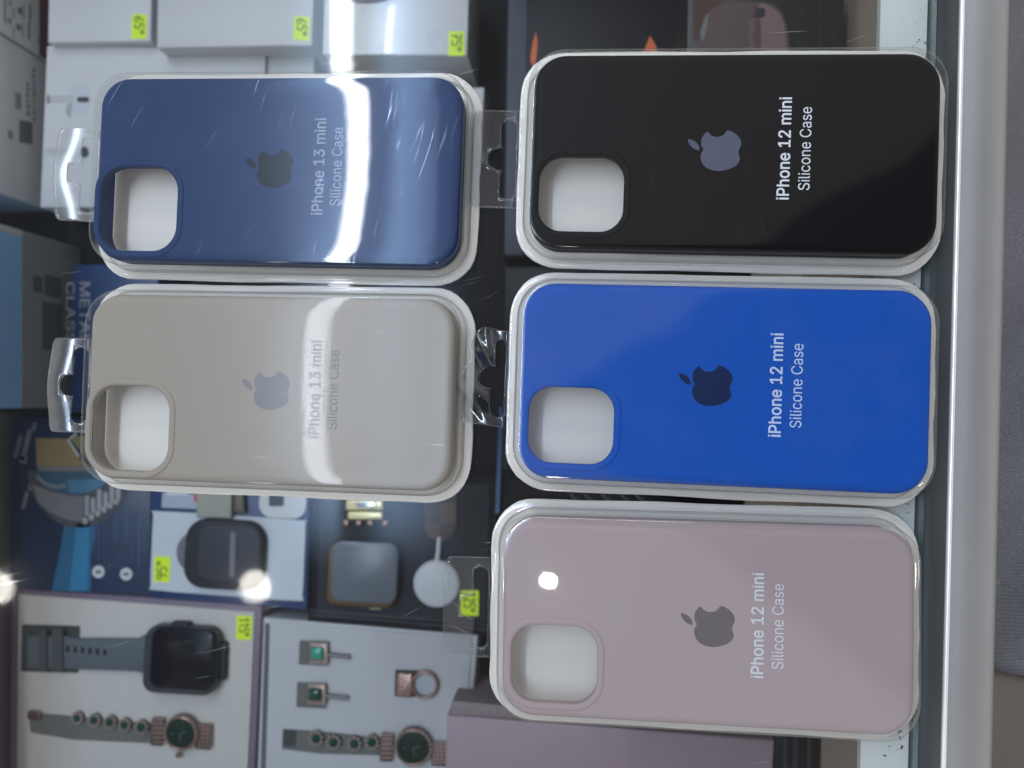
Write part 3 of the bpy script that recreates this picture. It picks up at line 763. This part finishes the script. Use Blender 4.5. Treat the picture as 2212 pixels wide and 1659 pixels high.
while yy < 256:
    h_ = rn.uniform(5, 11); face_print(o, 'printed_line', (X, A.y, X2, B.y), 57, yy, 57+rn.uniform(4, 8), yy+h_, M_ink_soft, -3); yy += h_+rn.uniform(3, 6)
face_print(o, 'printed_block', (X, A.y, X2, B.y), 34, 203, 46, 238, M_ink_soft, -4)
face_print(o, 'printed_block', (X, A.y, X2, B.y), 42, 264, 70, 312, M_ink, -5)
face_print(o, 'printed_block', (X, A.y, X2, B.y), 18, 285, 28, 302, M_ink_soft, -4)
o, A, B, X, X2 = tall_box('tall_box', 'tall light blue box with a grey lower band, left of the beige case', 153, 530, 880, -11, M_blue)
side_print(o, 'grey_band', X, X2, A, B, 0, 1, -214, -161, mat('grey_band_card', (0.26, 0.28, 0.30), 0.5))
side_print(o, 'pale_edge', X, X2, A, B, 0.0, 0.035, -161, -31, M_white_print)
for f0, f1, z0, z1 in ((.22, .34, -195, -180), (.24, .33, -178, -170), (.38, .66, -196, -178), (.40, .5, -205, -200), (.62, .78, -203, -197)):
    side_print(o, 'printed_block', X, X2, A, B, f0, f1, z0, z1, mat('dark_grey_print', (0.095, 0.105, 0.125), 0.5), 0.5)
o, A, B, X, X2 = tall_box('tall_box', 'narrow grey green tall box at the left edge, below the light blue one', 22, 892, 1262, -11, mat('olive_grey_card', (0.25, 0.26, 0.25), 0.6))
o, A, B, X, X2 = tall_box('tall_box', 'plum coloured tall box at the lower left edge', 36, 1272, 1760, -25, mat('plum_card', (0.21, 0.115, 0.15), 0.5))

# dark blue boxes with print
def px_text(parent, s, cx, cy, length, height, ang, z, m, bold=0.01, name='lettering'):
    """flat lettering; ang in degrees clockwise in the picture; sizes in pixels"""
    V, Fc = text_mesh(s, length, height, bold); c, s_ = math.cos(math.radians(ang)), math.sin(math.radians(ang))
    W = []
    for x, y, _ in V:
        p_ = at(cx+x*c+y*s_, cy+x*s_-y*c, z); W.append((p_.x, p_.y, z+0.35+_))
    return mesh(name, W, Fc, m, parent, world=True)
b = box('watch_box', 'dark blue box with pale METAL CLASS lettering, between the two left cases', [(157, 571), (342, 571), (338, 896), (150, 890)], -184, M_navy, cat='box')
px_text(b, 'METAL', 184, 676, 132, 22, 90, -184, mat('pale_print', (0.24, 0.26, 0.32), 0.5))
px_text(b, 'CLASSIC', 153, 700, 180, 18, 90, -184, mat('pale_print', (0.24, 0.26, 0.32), 0.5))
b = box('watch_box', 'deep blue box printed with a large silver wristwatch, lower left', [(22, 902), (330, 905), (322, 1288), (20, 1274)], -186, mat('deep_blue_print', (0.005, 0.020, 0.062), 0.35, var=0.8, nscale=14), cat='box')
zb = -186
flat('gold_print', [tuple(at(*c, zb)[:2]) for c in ((78, 946), (146, 948), (172, 990), (192, 1008), (192, 1014), (80, 1010))], zb, mat('gold_print', (0.24, 0.165, 0.075), 0.5, var=0.2), b)
flat('gold_print', [tuple(at(*c, zb)[:2]) for c in ((150, 944), (200, 940), (200, 1005))], zb, mat('olive_gold_print', (0.20, 0.18, 0.08), 0.5), b)
ribbons('line_print', [[tuple(at(*c, zb)[:2]) for c in ((166, 936), (148, 951), (171, 986))]], 1.3, zb+0.25, M_white_print, b)
for i, (x0, y0, x1, y1) in enumerate(((34, 940, 44, 990), (52, 926, 62, 996), (70, 912, 78, 932), (44, 985, 58, 1001), (50, 1062, 58, 1100), (62, 1042, 70, 1060))):
    flat('faint_mark', rr_px(x0, y0, x1, y1, 3, zb, 0.25), zb, mat('faint_mark_print', (0.13, 0.14, 0.18), 0.6), b, 0.15)
cyan = flat('cyan_glow_print', [tuple(at(*c, zb)[:2]) for c in ((140, 1130), (212, 1130), (196, 1200), (196, 1278), (112, 1276), (128, 1200))], zb, mat('cyan_print', (0.006, 0.11, 0.24), 0.4, var=0.3, nscale=30), b, 0.1)
flat('cyan_core_print', [tuple(at(*c, zb)[:2]) for c in ((166, 1130), (196, 1130), (186, 1276), (150, 1276))], zb+.1, mat('cyan_core_print', (0.015, 0.19, 0.38), 0.4, var=0.2, nscale=30), cyan, 0.1)
for i in range(13):
    x = 196+i*9.4+random.uniform(-3, 3); y1 = random.uniform(1165, 1270)
    flat('streak_print', [tuple(at(*c, zb)[:2]) for c in ((x, 1090+random.uniform(0, 50)), (x+random.uniform(2, 6), 1100), (x+3, y1), (x, y1))], zb, mat('streak_print_%d' % (i % 3), ((0.016, 0.05, 0.13), (0.012, 0.035, 0.10), (0.03, 0.07, 0.17))[i % 3], 0.4), b, 0.12+0.01*(i % 3))
# printed watch: case band, dial, bezel ring, bracelet links
M_steel = mat('steel_print', (0.24, 0.25, 0.27), 0.4, var=0.15)
ring = flat('watch_case_print', [tuple(at(*c, zb)[:2]) for c in [(60, 1016), (282, 1012)]+[(172+110*math.cos(a), 1016+124*math.sin(a)) for a in [i/20*math.pi for i in range(1, 20)]]], zb, mat('dark_steel_print', (0.045, 0.05, 0.062), 0.45, var=0.3), b, 0.2)
flat('case_side_print', [tuple(at(*c, zb)[:2]) for c in ((70, 1046), (110, 1062), (150, 1070), (182, 1072), (180, 1126), (150, 1124), (110, 1108), (82, 1084))], zb+.05, mat('steel_dull_print', (0.15, 0.155, 0.17), 0.4, var=0.2), ring, 0.3)
flat('dial_print', [tuple(at(*c, zb)[:2]) for c in [(80, 1020), (240, 1018)]+[(160+80*math.cos(a), 1018+50*math.sin(a)) for a in [i/16*math.pi for i in range(1, 16)]]], zb+.1, mat('dial_blue_print', (0.022, 0.075, 0.135), 0.4, var=0.25), ring, 0.35)
flat('dial_glow_print', [tuple(at(*c, zb)[:2]) for c in ((146, 1036), (232, 1036), (218, 1052), (190, 1064), (152, 1066))], zb+.2, mat('dial_bright_print', (0.045, 0.165, 0.29), 0.4, var=0.15), ring, 0.35)
flat('bezel_print', [tuple(at(*c, zb)[:2]) for c in ((80, 1006), (240, 1008), (240, 1018), (86, 1018))], zb+.2, mat('steel_dull_print', (0.15, 0.155, 0.17), 0.4), ring, 0.4)
ribbons('arc_print', [[tuple(at(*c, zb)[:2]) for c in smooth_open([(81, 1028), (98, 1044), (120, 1051), (144, 1049)])]], 2.2, zb+0.5, mat('pale_blue_print', (0.15, 0.19, 0.23), 0.4), ring)
for i in range(6):
    x = 184+13.5*i; y0 = 1070-i*6.5
    flat('link_print', rr_px(x, y0+(i % 2)*12, x+9.5, y0+44, 3, zb), zb+.1, mat('link_print', (0.30, 0.31, 0.34), 0.35), ring, 0.45)
    flat('link_print', rr_px(x-4, y0+48-i*1.5, x+6, y0+62-i*2, 3, zb), zb+.1, mat('link_print_b', (0.33, 0.34, 0.37), 0.35), ring, 0.45)
for x, y, s in ((213, 1235, 'IP'), (273, 1240, 'BT')):
    bd = flat('round_badge', ell_px(x, y, 13, 13.5, zb), zb, M_white_print, b, 0.3)
    flat('badge_mark', rr_px(x-6, y-4, x+6, y+4, 1.5, zb), zb+.3, M_ink, bd, 0.15)

# navy box with a white insert and a dark square watch
b = box('watch_box', 'navy rimmed box with a white insert holding a dark square watch', [(327, 1040), (668, 1055), (663, 1318), (319, 1290)], -184, M_navy, cat='box')
zi = -183.6
ins = flat('white_insert', [tuple(at(*c, zi)[:2]) for c in spline([(340, 1104), (500, 1113), (652, 1124), (660, 1132), (658, 1210), (654, 1286), (644, 1297), (500, 1287), (338, 1274), (327, 1264), (329, 1190), (333, 1112)], 3)], zi, mat('cool_white_insert', (0.50, 0.56, 0.62), 0.5, var=0.03), b, 0.8)
flat('grey_print', [tuple(at(*c, zi)[:2]) for c in ((352, 1062), (468, 1070), (440, 1100), (350, 1096))], zi, mat('pale_blue_grey_print', (0.32, 0.38, 0.47), 0.5), b, 0.5)
flat('grey_print', rr_px(362, 1058, 408, 1070, 2, zi), zi+.3, M_white_print, b, 0.5)
flat('red_print', rr_px(421, 1068, 433, 1084, 1, zi), zi+.6, mat('red_print', (0.5, 0.05, 0.05), 0.5), b, 0.4)
rb = flat('rounded_print', rr_px(561, 1050, 662, 1119, 28, zi, 0.05), zi, M_white_print, b, 0.5)
flat('dark_square_print', rr_px(582, 1066, 614, 1093, 3, zi), zi+.5, mat('slate_print', (0.035, 0.05, 0.08), 0.5), rb, 0.3)
sticker(b, 333, 1202, 368, 1257, zi+.8, '95o', up=True)
wt = thing('smart_watch', 'dark square smartwatch with a black screen lying in the white insert', 'watch', tuple(at(495, 1192, -182.6)))
z0 = -182.7
def raised(name, P, z0_, z1_, m, parent, bev=1.2):
    a = poly_inset(P, bev*0.3); b2 = poly_inset(P, bev)
    V, Fc = loft([[(x, y, z0_) for x, y in P], [(x, y, z1_-bev) for x, y in P], [(x, y, z1_-bev*.3) for x, y in a], [(x, y, z1_) for x, y in b2]], True, True)
    return mesh(name, V, Fc, m, parent, smooth=True, world=True, sharp=60)
raised('crown_guard', ell_px(424, 1192, 40, 44, z0), z0, z0+2.5, mat('crown_guard_grey', (0.14, 0.145, 0.165), 0.5), wt)
raised('watch_body', rr_px(407, 1121, 576, 1270, 44, z0, 0.06, 8), z0, z0+6, M_body_dark, wt, 2)
raised('screen', rr_px(428, 1138, 562, 1254, 26, z0+6, 0.06, 8), z0+5.5, z0+6.3, mat('grey_screen', (0.040, 0.046, 0.060), 0.5, var=0.15, spec=0.2), wt, 0.4)
flat('screen_text', rr_px(497, 1150, 508, 1246, 3, z0+6, 0.03), z0+6.3, mat('screen_mark', (0.13, 0.13, 0.16), 0.4), wt, 0.15)
raised('strap', [tuple(at(*c, z0)[:2]) for c in ((431, 1030), (507, 1040), (505, 1118), (430, 1116))], z0, z0+4, mat('olive_strap', (0.30, 0.32, 0.28), 0.7), wt)
raised('buckle', [tuple(at(*c, z0)[:2]) for c in ((509, 1060), (530, 1062), (532, 1108), (508, 1105))], z0, z0+3, mat('brown_buckle', (0.10, 0.095, 0.07), 0.5), wt)

# black box with a gold watch, a white charger and a brown strap
bb = box('watch_box', 'black velvet box holding a gold rimmed watch and a white charging puck', [(674, 1030), (1078, 1030), (1064, 1376), (662, 1344)], -190, M_charcoal, cat='box', bev=2.0)
zi = -189.8
raised('inner_bed', rr_px(690, 1040, 1056, 1338, 6, zi, 0.03), zi, zi+1.5, mat('black_velvet', (0.011, 0.014, 0.022), 0.8, var=0.3), bb, 0.8)
ribbons('bed_edge', [[tuple(at(*c, zi+1.5)[:2]) for c in L] for L in (((668, 1318), (860, 1333), (1056, 1350)), ((668, 1328), (860, 1343), (1056, 1360)))], 0.5, zi+1.5, mat('velvet_edge', (0.05, 0.055, 0.07), 0.5), bb)
zi += 1.5
sticker(bb, 994, 1275, 1034, 1330, zi, '125o', rot=0.02)
wt = thing('smart_watch', 'gold rimmed square watch with a film covered grey screen', 'watch', tuple(at(787, 1236, zi)))
raised('watch_body', rr_px(711, 1166, 864, 1307, 26, zi, 0.05, 8), zi, zi+8, mat('bronze_gold', (0.15, 0.10, 0.055), 0.3, metal=0.8), wt, 2.5)
raised('screen', rr_px(716, 1170, 859, 1302, 24, zi+8, 0.05, 8), zi+7, zi+8.6, M_screen_grey, wt, 1.0)
raised('crown', rr_px(800, 1303, 826, 1314, 4, zi+2, 0.05), zi+1, zi+5, M_gold, wt, 0.8)
cl_ = thing('strap_clasp', 'shining pale gold bracelet clasp above the gold rimmed watch', 'clasp', tuple(at(789, 1105, zi)))
raised('clasp_frame', rr_px(748, 1079, 830, 1102, 5, zi+4), zi, zi+6, M_gold, cl_, 1.2)
raised('clasp_window', rr_px(768, 1084, 812, 1098, 4, zi+6), zi+5.5, zi+6.4, mat('bright_steel', (0.7, 0.75, 0.8), 0.15, metal=0.9), cl_, 0.4)
raised('clasp_bar', rr_px(752, 1104, 829, 1122, 5, zi+3), zi, zi+5, M_gold, cl_, 1.2)
for x in (748, 775, 800, 832): raised('clasp_foot', rr_px(x-7, 1123, x+7, 1136, 3, zi+1), zi, zi+2.2, M_rose, cl_, 0.8)
st = thing('leather_strap', 'brown checked leather strap above the white charging puck', 'strap', tuple(at(952, 1128, zi)))
raised('strap_body', [tuple(at(*c, zi)[:2]) for c in ((917, 1040), (989, 1040), (989, 1140), (978, 1160), (958, 1170), (940, 1168), (922, 1155), (917, 1140))], zi, zi+2.5, mat('brown_leather', (0.055, 0.033, 0.024), 0.6, var=0.2), st, 0.8)
for q_ in (((920, 1132), (951, 1132), (951, 1165), (930, 1160)), ((953, 1086), (986, 1086), (986, 1130), (953, 1130))):
    flat('check', [tuple(at(*c, zi)[:2]) for c in q_], zi+2.5, mat('tan_leather', (0.085, 0.052, 0.03), 0.6), st, 0.1)
ch = thing('charging_puck', 'round white charging puck on a short white cable', 'charger', tuple(at(942, 1262, zi)))
pc = at(942, 1262, zi+5); RP = (at(992, 1262, zi+5)-pc).length
lathe('puck', [(RP-1.2, 0), (RP, 1), (RP, 4), (RP-1, 5), (RP-2, 5.2), (0.1, 5.2)], mat('white_plastic', (0.52, 0.56, 0.61), 0.35, var=0.02), ch, (pc.x, pc.y, zi))
tube('cable', [tuple(at(x, y, zi+z_)) for x, y, z_ in ((944, 1222, 3.2), (945, 1205, 3), (947, 1190, 2.6), (948, 1172, 2.6), (949, 1160, 1.2))], [2.4, 1.6, 1.5, 1.5, 1.5], mat('white_plastic', (0.52, 0.56, 0.61), 0.35), ch)

# lilac edged box with two watches
lb = box('gift_box', 'lilac edged box with a pale bed holding two watches, bottom left', [(24, 1268), (566, 1308), (545, 1760), (20, 1760)], -188, M_lilac, cat='box', bev=1.2)
zi = -187.9
P = [tuple(at(*c, zi)[:2]) for c in ((42, 1283), (552, 1321), (532, 1755), (38, 1755))]
raised('foam_bed', P, zi, zi+1.2, M_grey_foam, lb, 0.6); zi += 1.25
sticker(lb, 511, 1330, 544, 1382, zi, '115o', rot=0.03)
flat('recess_shade', rr_px(46, 1350, 172, 1452, 4, zi, 0.03), zi, M_recess_shade_dark, lb, 0.15)  # flat dark patches paint the shade of the strap hollows
flat('recess_shade', [tuple(at(*c, zi)[:2]) for c in ((62, 1538), (180, 1548), (330, 1562), (330, 1606), (160, 1598), (66, 1582))], zi, M_recess_shade, lb, 0.15)
wt = thing('smart_watch', 'black faced smartwatch on a grey rubber strap, lying above the green dial watch', 'watch', tuple(at(395, 1425, zi)))
raised('strap', [tuple(at(*c, zi)[:2]) for c in ((66, 1372), (150, 1372), (172, 1377), (300, 1378), (322, 1366), (330, 1366), (330, 1470), (316, 1452), (300, 1447), (180, 1443), (66, 1440))], zi, zi+3.2, M_strap_grey, wt, 0.8)
for k in range(6): flat('strap_hole', rr_px(143+16*k, 1395+1.4*k, 150+16*k, 1409+1.4*k, 3, zi+3.2), zi+3.2, M_black, wt, 0.08)
flat('keeper_loop', rr_px(88, 1360, 104, 1447, 2, zi+3), zi+3.2, mat('keeper_grey', (0.05, 0.06, 0.066), 0.6), wt, 1.4)
flat('keeper_loop', rr_px(116, 1358, 138, 1446, 2, zi+3), zi+3.2, mat('keeper_grey', (0.05, 0.06, 0.066), 0.6), wt, 1.4)
raised('lug_strap', rr_px(462, 1386, 490, 1468, 3, zi+2, 0.04), zi, zi+4, M_body_dark, wt, 0.8)
raised('crown', rr_px(372, 1342, 412, 1360, 5, zi+3, 0.05), zi+1, zi+6, M_body_dark, wt, 1)
raised('watch_body', rr_px(317, 1351, 474, 1496, 28, zi+4, 0.06, 8), zi, zi+9, mat('gunmetal_body', (0.055, 0.062, 0.07), 0.35, metal=0.3), wt, 2.4)
raised('screen', rr_px(325, 1357, 466, 1490, 24, zi+9, 0.06, 8), zi+8, zi+9.7, M_screen, wt, 1.2)

ICO = None
def gem(parent, name, c, r, m):
    global ICO
    if ICO is None:
        bm = bmesh.new(); bmesh.ops.create_icosphere(bm, subdivisions=1, radius=1.0)
        ICO = ([tuple(v_.co) for v_ in bm.verts], [tuple(v_.index for v_ in f.verts) for f in bm.faces]); bm.free()
    return mesh(name, [(c[0]+x*r, c[1]+y*r, c[2]+z_*r*0.6) for x, y, z_ in ICO[0]], ICO[1], m, parent, world=True)
def cluster(parent, name, pts, r, m):
    V = []; Fc = []
    for c in pts:
        k = len(V); gem_v = ICO[0]; V += [(c[0]+x*r, c[1]+y*r, c[2]+z_*r*0.7) for x, y, z_ in gem_v]; Fc += [tuple(i+k for i in f) for f in ICO[1]]
    return mesh(name, V, Fc, m, parent, world=True)
def jewel_watch(label, z, dial, rpx, gems, clasp, right, crown_dir):
    wt = thing('bracelet_watch', label, 'watch', tuple(at(*dial, z)), group='rose gold bracelet watches in the boxes')
    c = at(*dial, z+5); R = (at(dial[0]+rpx, dial[1], z+5)-c).length
    lathe('watch_case', [(R-1, 0), (R, 1), (R+.2, 3), (R-.5, 4.6), (R-1.6, 5.2), (R-2.0, 4.9), (0.1, 4.9)], M_rose, wt, (c.x, c.y, z))
    d = lathe('dial', [(R-2.1, 4.9), (R-2.2, 5.3), (R*0.5, 5.6), (0.1, 5.7)], M_green_dial, wt, (c.x, c.y, z), 40)
    ribbons('watch_hands', [[(c.x, c.y), (c.x+R*.36, c.y+R*.16)], [(c.x, c.y), (c.x+R*.08, c.y-R*.4)], [(c.x-R*.55, c.y+R*.02), (c.x-R*.35, c.y)]], 0.4, z+5.8, mat('hand_grey', (0.12, 0.14, 0.13), 0.4), d)
    gem(wt, 'crown', tuple(at(dial[0]+crown_dir[0], dial[1]+crown_dir[1], z+3)), 2.0, M_rose)
    cluster(wt, 'bezel_crystals', [(c.x+(R-.7)*math.cos(a), c.y+(R-.7)*math.sin(a), z+4.9) for a in [2*math.pi*i/26 for i in range(26)]], 0.8, M_crystal_b)
    prev = None
    for i, (gx, gy, gr) in enumerate(gems):
        p = at(gx, gy, z+3); rmm = (at(gx+gr, gy, z+3)-p).length
        lk = lathe('gem_link', [(rmm, 0), (rmm+.2, 1.5), (rmm-.6, 2.6), (.1, 2.6)], mat('rose_gold_dark', (0.13, 0.085, 0.075), 0.5, metal=0.6), wt, (p.x, p.y, z), 20)
        gem(lk, 'green_gem', (p.x, p.y, z+2.8), rmm*0.66, M_emerald)
        cluster(lk, 'small_crystals', [(p.x+(rmm-.5)*math.cos(a), p.y+(rmm-.5)*math.sin(a), z+2.6) for a in [2*math.pi*k/9+.2 for k in range(9)]], 0.95, M_crystal_b)
    for q_ in (right, clasp):
        x0, y0, x1, y1 = q_
        o = raised('strap_link', rr_px(x0, y0, x1, y1, 3, z, 0.05), z, z+2.4, mat('rose_gold_dark', (0.13, 0.085, 0.075), 0.5, metal=0.6), wt, 0.6)
        pts = [tuple(at(x0+(x1-x0)*(a+.5)/4, y0+(y1-y0)*(b_+.5)/6, z+2.5)) for a in range(4) for b_ in range(6)]
        cluster(o, 'link_beads', pts, 1.0, M_rose_bead)
    return wt
gem_dummy = gem(None, 'tmp', (0, 0, 0), 1, M_rose); bpy.data.objects.remove(gem_dummy)
M_crystal_b = mat('rose_crystal', (0.80, 0.72, 0.66), 0.14, metal=0.7, var=0.3, nscale=1500)
M_rose_bead = mat('rose_bead', (0.46, 0.33, 0.28), 0.3, metal=0.7, var=0.3, nscale=1500)
wt = jewel_watch('rose gold bracelet watch with a green dial, below the black faced smartwatch', zi, (389, 1585), 37,
            [(165, 1552, 12), (202, 1557, 13), (236, 1561, 13), (268, 1567, 13), (304, 1572, 14)], (330, 1548, 356, 1608), (426, 1562, 459, 1616), (-4, 46))
raised('end_clasp', rr_px(64, 1534, 92, 1552, 4, zi, 0.1), zi, zi+2.2, M_rose, wt, 0.5)

# white jewellery box with earrings, ring and a second bracelet watch
jb = box('gift_box', 'pale jewellery box with green earrings, a ring and a bracelet watch, bottom centre', [(569, 1334), (1032, 1373), (1004, 1760), (552, 1760)], -190, mat('pale_lilac_white', (0.50, 0.52, 0.55), 0.5), cat='box')
zi = -189.9
raised('foam_bed', [tuple(at(*c, zi)[:2]) for c in ((586, 1342), (1020, 1378), (994, 1755), (574, 1755))], zi, zi+1.0, mat('cool_foam', (0.46, 0.48, 0.495), 0.9, var=0.03), jb, 0.5)
flat('side_gap_shade', [tuple(at(*c, zi)[:2]) for c in ((573, 1346), (583, 1347), (571, 1755), (560, 1755))], zi, mat('gap_shade_grey', (0.10, 0.11, 0.12), 0.9), jb, 0.2)  # dark strip painted in for the shade of the gap
zi += 1.05
for q_ in ((646, 1384, 711, 1437), (641, 1474, 706, 1529)):
    flat('recess_shade', rr_px(*q_, 2, zi, 0.04), zi, M_recess_shade, jb, 0.12)  # hollow under each earring is only a painted shade patch
flat('recess_shade', [tuple(at(*c, zi)[:2]) for c in ((611, 1574), (700, 1580), (830, 1594), (830, 1632), (690, 1628), (609, 1618))], zi, M_recess_shade, jb, 0.12)
flat('recess_shade', rr_px(612, 1575, 640, 1612, 3, zi, 0.05), zi+.12, M_recess_shade_dark, jb, 0.08)
flat('recess_shade', rr_px(853, 1447, 905, 1505, 3, zi, 0.03), zi, M_recess_shade_dark, jb, 0.12)
for k, (x, y, lab) in enumerate(((686, 1411, 'upper square emerald earring, its stone bright green'), (682, 1500, 'lower square emerald earring, its stone dark'))):
    er = thing('earring', lab+', beside the ring', 'earring', tuple(at(x, y, zi)), group='emerald earrings in the pale box')
    fr0 = raised('setting', rr_px(x-18, y-22, x+22, y+22, 4, zi+2, 0.04), zi+.1, zi+3, M_rose, er, 0.8)
    raised('stone', rr_px(x-16, y-13, x+12, y+14, 5, zi+4, 0.04, 3), zi+2.8, zi+5, (mat('bright_emerald', (0.0, 0.30, 0.20), 0.1, spec=0.9, var=0.6, nscale=500) if k == 0 else M_emerald), er, 1.6)
    cluster(er, 'crystals', [tuple(at(x+19, y-20+7*i, zi+3.1)) for i in range(7)]+[tuple(at(x-14+7*i, y-20, zi+3.1)) for i in range(5)]+[tuple(at(x-14+7*i, y+20, zi+3.1)) for i in range(5)], 0.95, M_crystal_b)
    tube('post', [tuple(at(x+22, y+3, zi+1.5)), tuple(at(x+70, y+8, zi+1.5))], 1.35, mat('post_metal', (0.14, 0.13, 0.14), 0.4, metal=0.5), er)
rg = thing('ring', 'rose gold ring standing in the foam beside the earrings', 'ring', tuple(at(915, 1478, zi)))
pts = [tuple(at(918+27*math.cos(a), 1479+28*math.sin(a), zi+1.5)) for a in [2*math.pi*i/32 for i in range(33)]]
tube('band', pts, 1.1, M_rose, rg)
flat('band_bed', ell_px(918, 1479, 25, 26, zi), zi+.12, mat('cool_foam_b', (0.40, 0.43, 0.47), 0.9), jb, 0.1)
hd = raised('setting', rr_px(858, 1452, 892, 1504, 4, zi+1, 0.05), zi+.15, zi+3.2, M_rose, rg, 0.8)
cluster(hd, 'crystals', [tuple(at(862+8*a+random.uniform(-2, 2), 1457+8.5*b_, zi+3.2)) for a in range(3) for b_ in range(6)], 0.8, M_rose_bead)
jewel_watch('rose gold bracelet watch with a green dial, below the emerald earrings', zi, (892, 1616), 41,
            [(682, 1596, 15), (720, 1605, 15), (765, 1608, 15), (803, 1604, 15)], (823, 1582, 850, 1642), (934, 1601, 967, 1652), (-6, 52))

# mauve box at the bottom and the black ridged one behind it
mb = box('product_box', 'mauve pink box in front of the dusty pink case', [(966, 1545), (1673, 1600), (1665, 1760), (960, 1760)], -150, M_mauve, bev=1.0)
P = [tuple(at(*c, -151)[:2]) for c in ((977, 1514), (1692, 1580), (1690, 1592), (969, 1544))]
prism('lid_edge', P, -170, -151, mat('mauve_grey_card', (0.20, 0.165, 0.17), 0.55), mb, 0.6)
kb = box('ridged_box', 'black ridged box between the mauve box and the brown board', [(1676, 1500), (1785, 1500), (1776, 1760), (1668, 1760)], -155, M_black, cat='box')
for x in (1690, 1712, 1742): flat('ridge', rr_px(x, 1520, x+9, 1750, 3, -155), -155, mat('dark_grey_plastic', (0.025, 0.027, 0.03), 0.4), kb, 1.5)

# black boxes at the top right
k1 = box('black_box', 'large black box with orange wedge prints, behind the black case', [(1097, -60), (1482, -60), (1474, 555), (1086, 555)], -178, M_black, cat='box')
flat('edge_print', [tuple(at(*c, -178)[:2]) for c in ((1100, -60), (1138, -60), (1130, 550), (1090, 550))], -178, mat('blue_black_print', (0.016, 0.024, 0.038), 0.3), k1, 0.2)
flat('orange_wedge', [tuple(at(*c, -178)[:2]) for c in ((1158, 70), (1161, 92), (1158, 130), (1152, 148), (1146, 128), (1151, 92))], -178, M_orange, k1, 0.3)
flat('orange_wedge', [tuple(at(*c, -178)[:2]) for c in ((1404, 78), (1416, 98), (1422, 120), (1387, 120), (1396, 98))], -178, M_orange, k1, 0.3)
ribbons('fold_line', [[tuple(at(*c, -178)[:2]) for c in ((1474, -60), (1466, 200))]], 1.2, -177.6, mat('fold_grey', (0.03, 0.03, 0.04), 0.5), k1)
k2 = box('earphone_box', 'dark box printed with a rounded pinkish earphone case, top right', [(1486, -60), (1826, -60), (1818, 300), (1480, 300)], -125, mat('brown_black_card', (0.018, 0.015, 0.016), 0.4), cat='box')
flat('red_brown_print', [tuple(at(*c, -125)[:2]) for c in ((1495, -60), (1620, -60), (1560, 5), (1525, 80), (1497, 90))], -125, mat('red_brown_print', (0.055, 0.02, 0.015), 0.4), k2, 0.1)
pp = flat('case_print', [tuple(at(*c, -125)[:2]) for c in spline([(1512, 220), (1512, 80), (1530, 28), (1570, 8), (1640, 5), (1680, 18), (1700, 60), (1706, 120), (1706, 220)], 5)], -125, mat('pinkish_brown_print', (0.095, 0.062, 0.062), 0.35, var=0.25, nscale=14), k2, 0.2)
flat('light_print', [tuple(at(*c, -125)[:2]) for c in spline([(1640, 10), (1672, 20), (1694, 60), (1698, 200), (1648, 200), (1644, 60)], 4)], -124.9, mat('rosy_print', (0.19, 0.13, 0.135), 0.3, var=0.1), pp, 0.2)
flat('hinge_print', rr_px(1630, 18, 1652, 38, 5, -125), -124.7, mat('hinge_ink', (0.02, 0.018, 0.02), 0.4), pp, 0.2)
flat('shine_print', [tuple(at(*c, -125)[:2]) for c in ((1512, 70), (1524, 36), (1530, 30), (1527, 60), (1518, 90))], -124.8, mat('shine_grey_print', (0.16, 0.16, 0.155), 0.3), pp, 0.2)
px_text(pp, 'AirPods', 1622, 75, 66, 15, -90, -125, mat('text_print', (0.17, 0.135, 0.135), 0.4))
for x, w_ in ((1722, 14), (1768, 10), (1800, 7)): flat('panel_print', [tuple(at(*c, -125)[:2]) for c in ((x, -60), (x+w_, -60), (x+w_-3, 280), (x-3, 280))], -125, mat('charcoal_print', (0.017, 0.019, 0.019), 0.35), k2, 0.3)
# darker goods between the two columns of cases
k3 = box('black_box', 'black box with a thin blue edge, between the beige and royal blue cases', [(1090, 575), (1460, 575), (1440, 1015), (1084, 1015)], -186, M_black, cat='box')
flat('blue_edge', [tuple(at(*c, -186)[:2]) for c in ((1078, 880), (1086, 880), (1078, 1110), (1069, 1110))], -188, mat('bright_blue_edge', (0.02, 0.09, 0.24), 0.4), k3, 1.0)
k4 = box('black_box', 'black box with white curved marks showing between the blue and pink cases', [(1088, 1022), (1470, 1022), (1450, 1300), (1080, 1300)], -192, M_charcoal, cat='box')
ribbons('white_mark', [[tuple(at(x+dx, y, -192)[:2]) for dx, y in ((0, 1066), (8, 1076), (22, 1084))] for x in (1232, 1262, 1300, 1340, 1372)], 0.8, -191.9, mat('dim_mark_print', (0.14, 0.14, 0.14), 0.5), k4)
print('objects', len(bpy.data.objects))
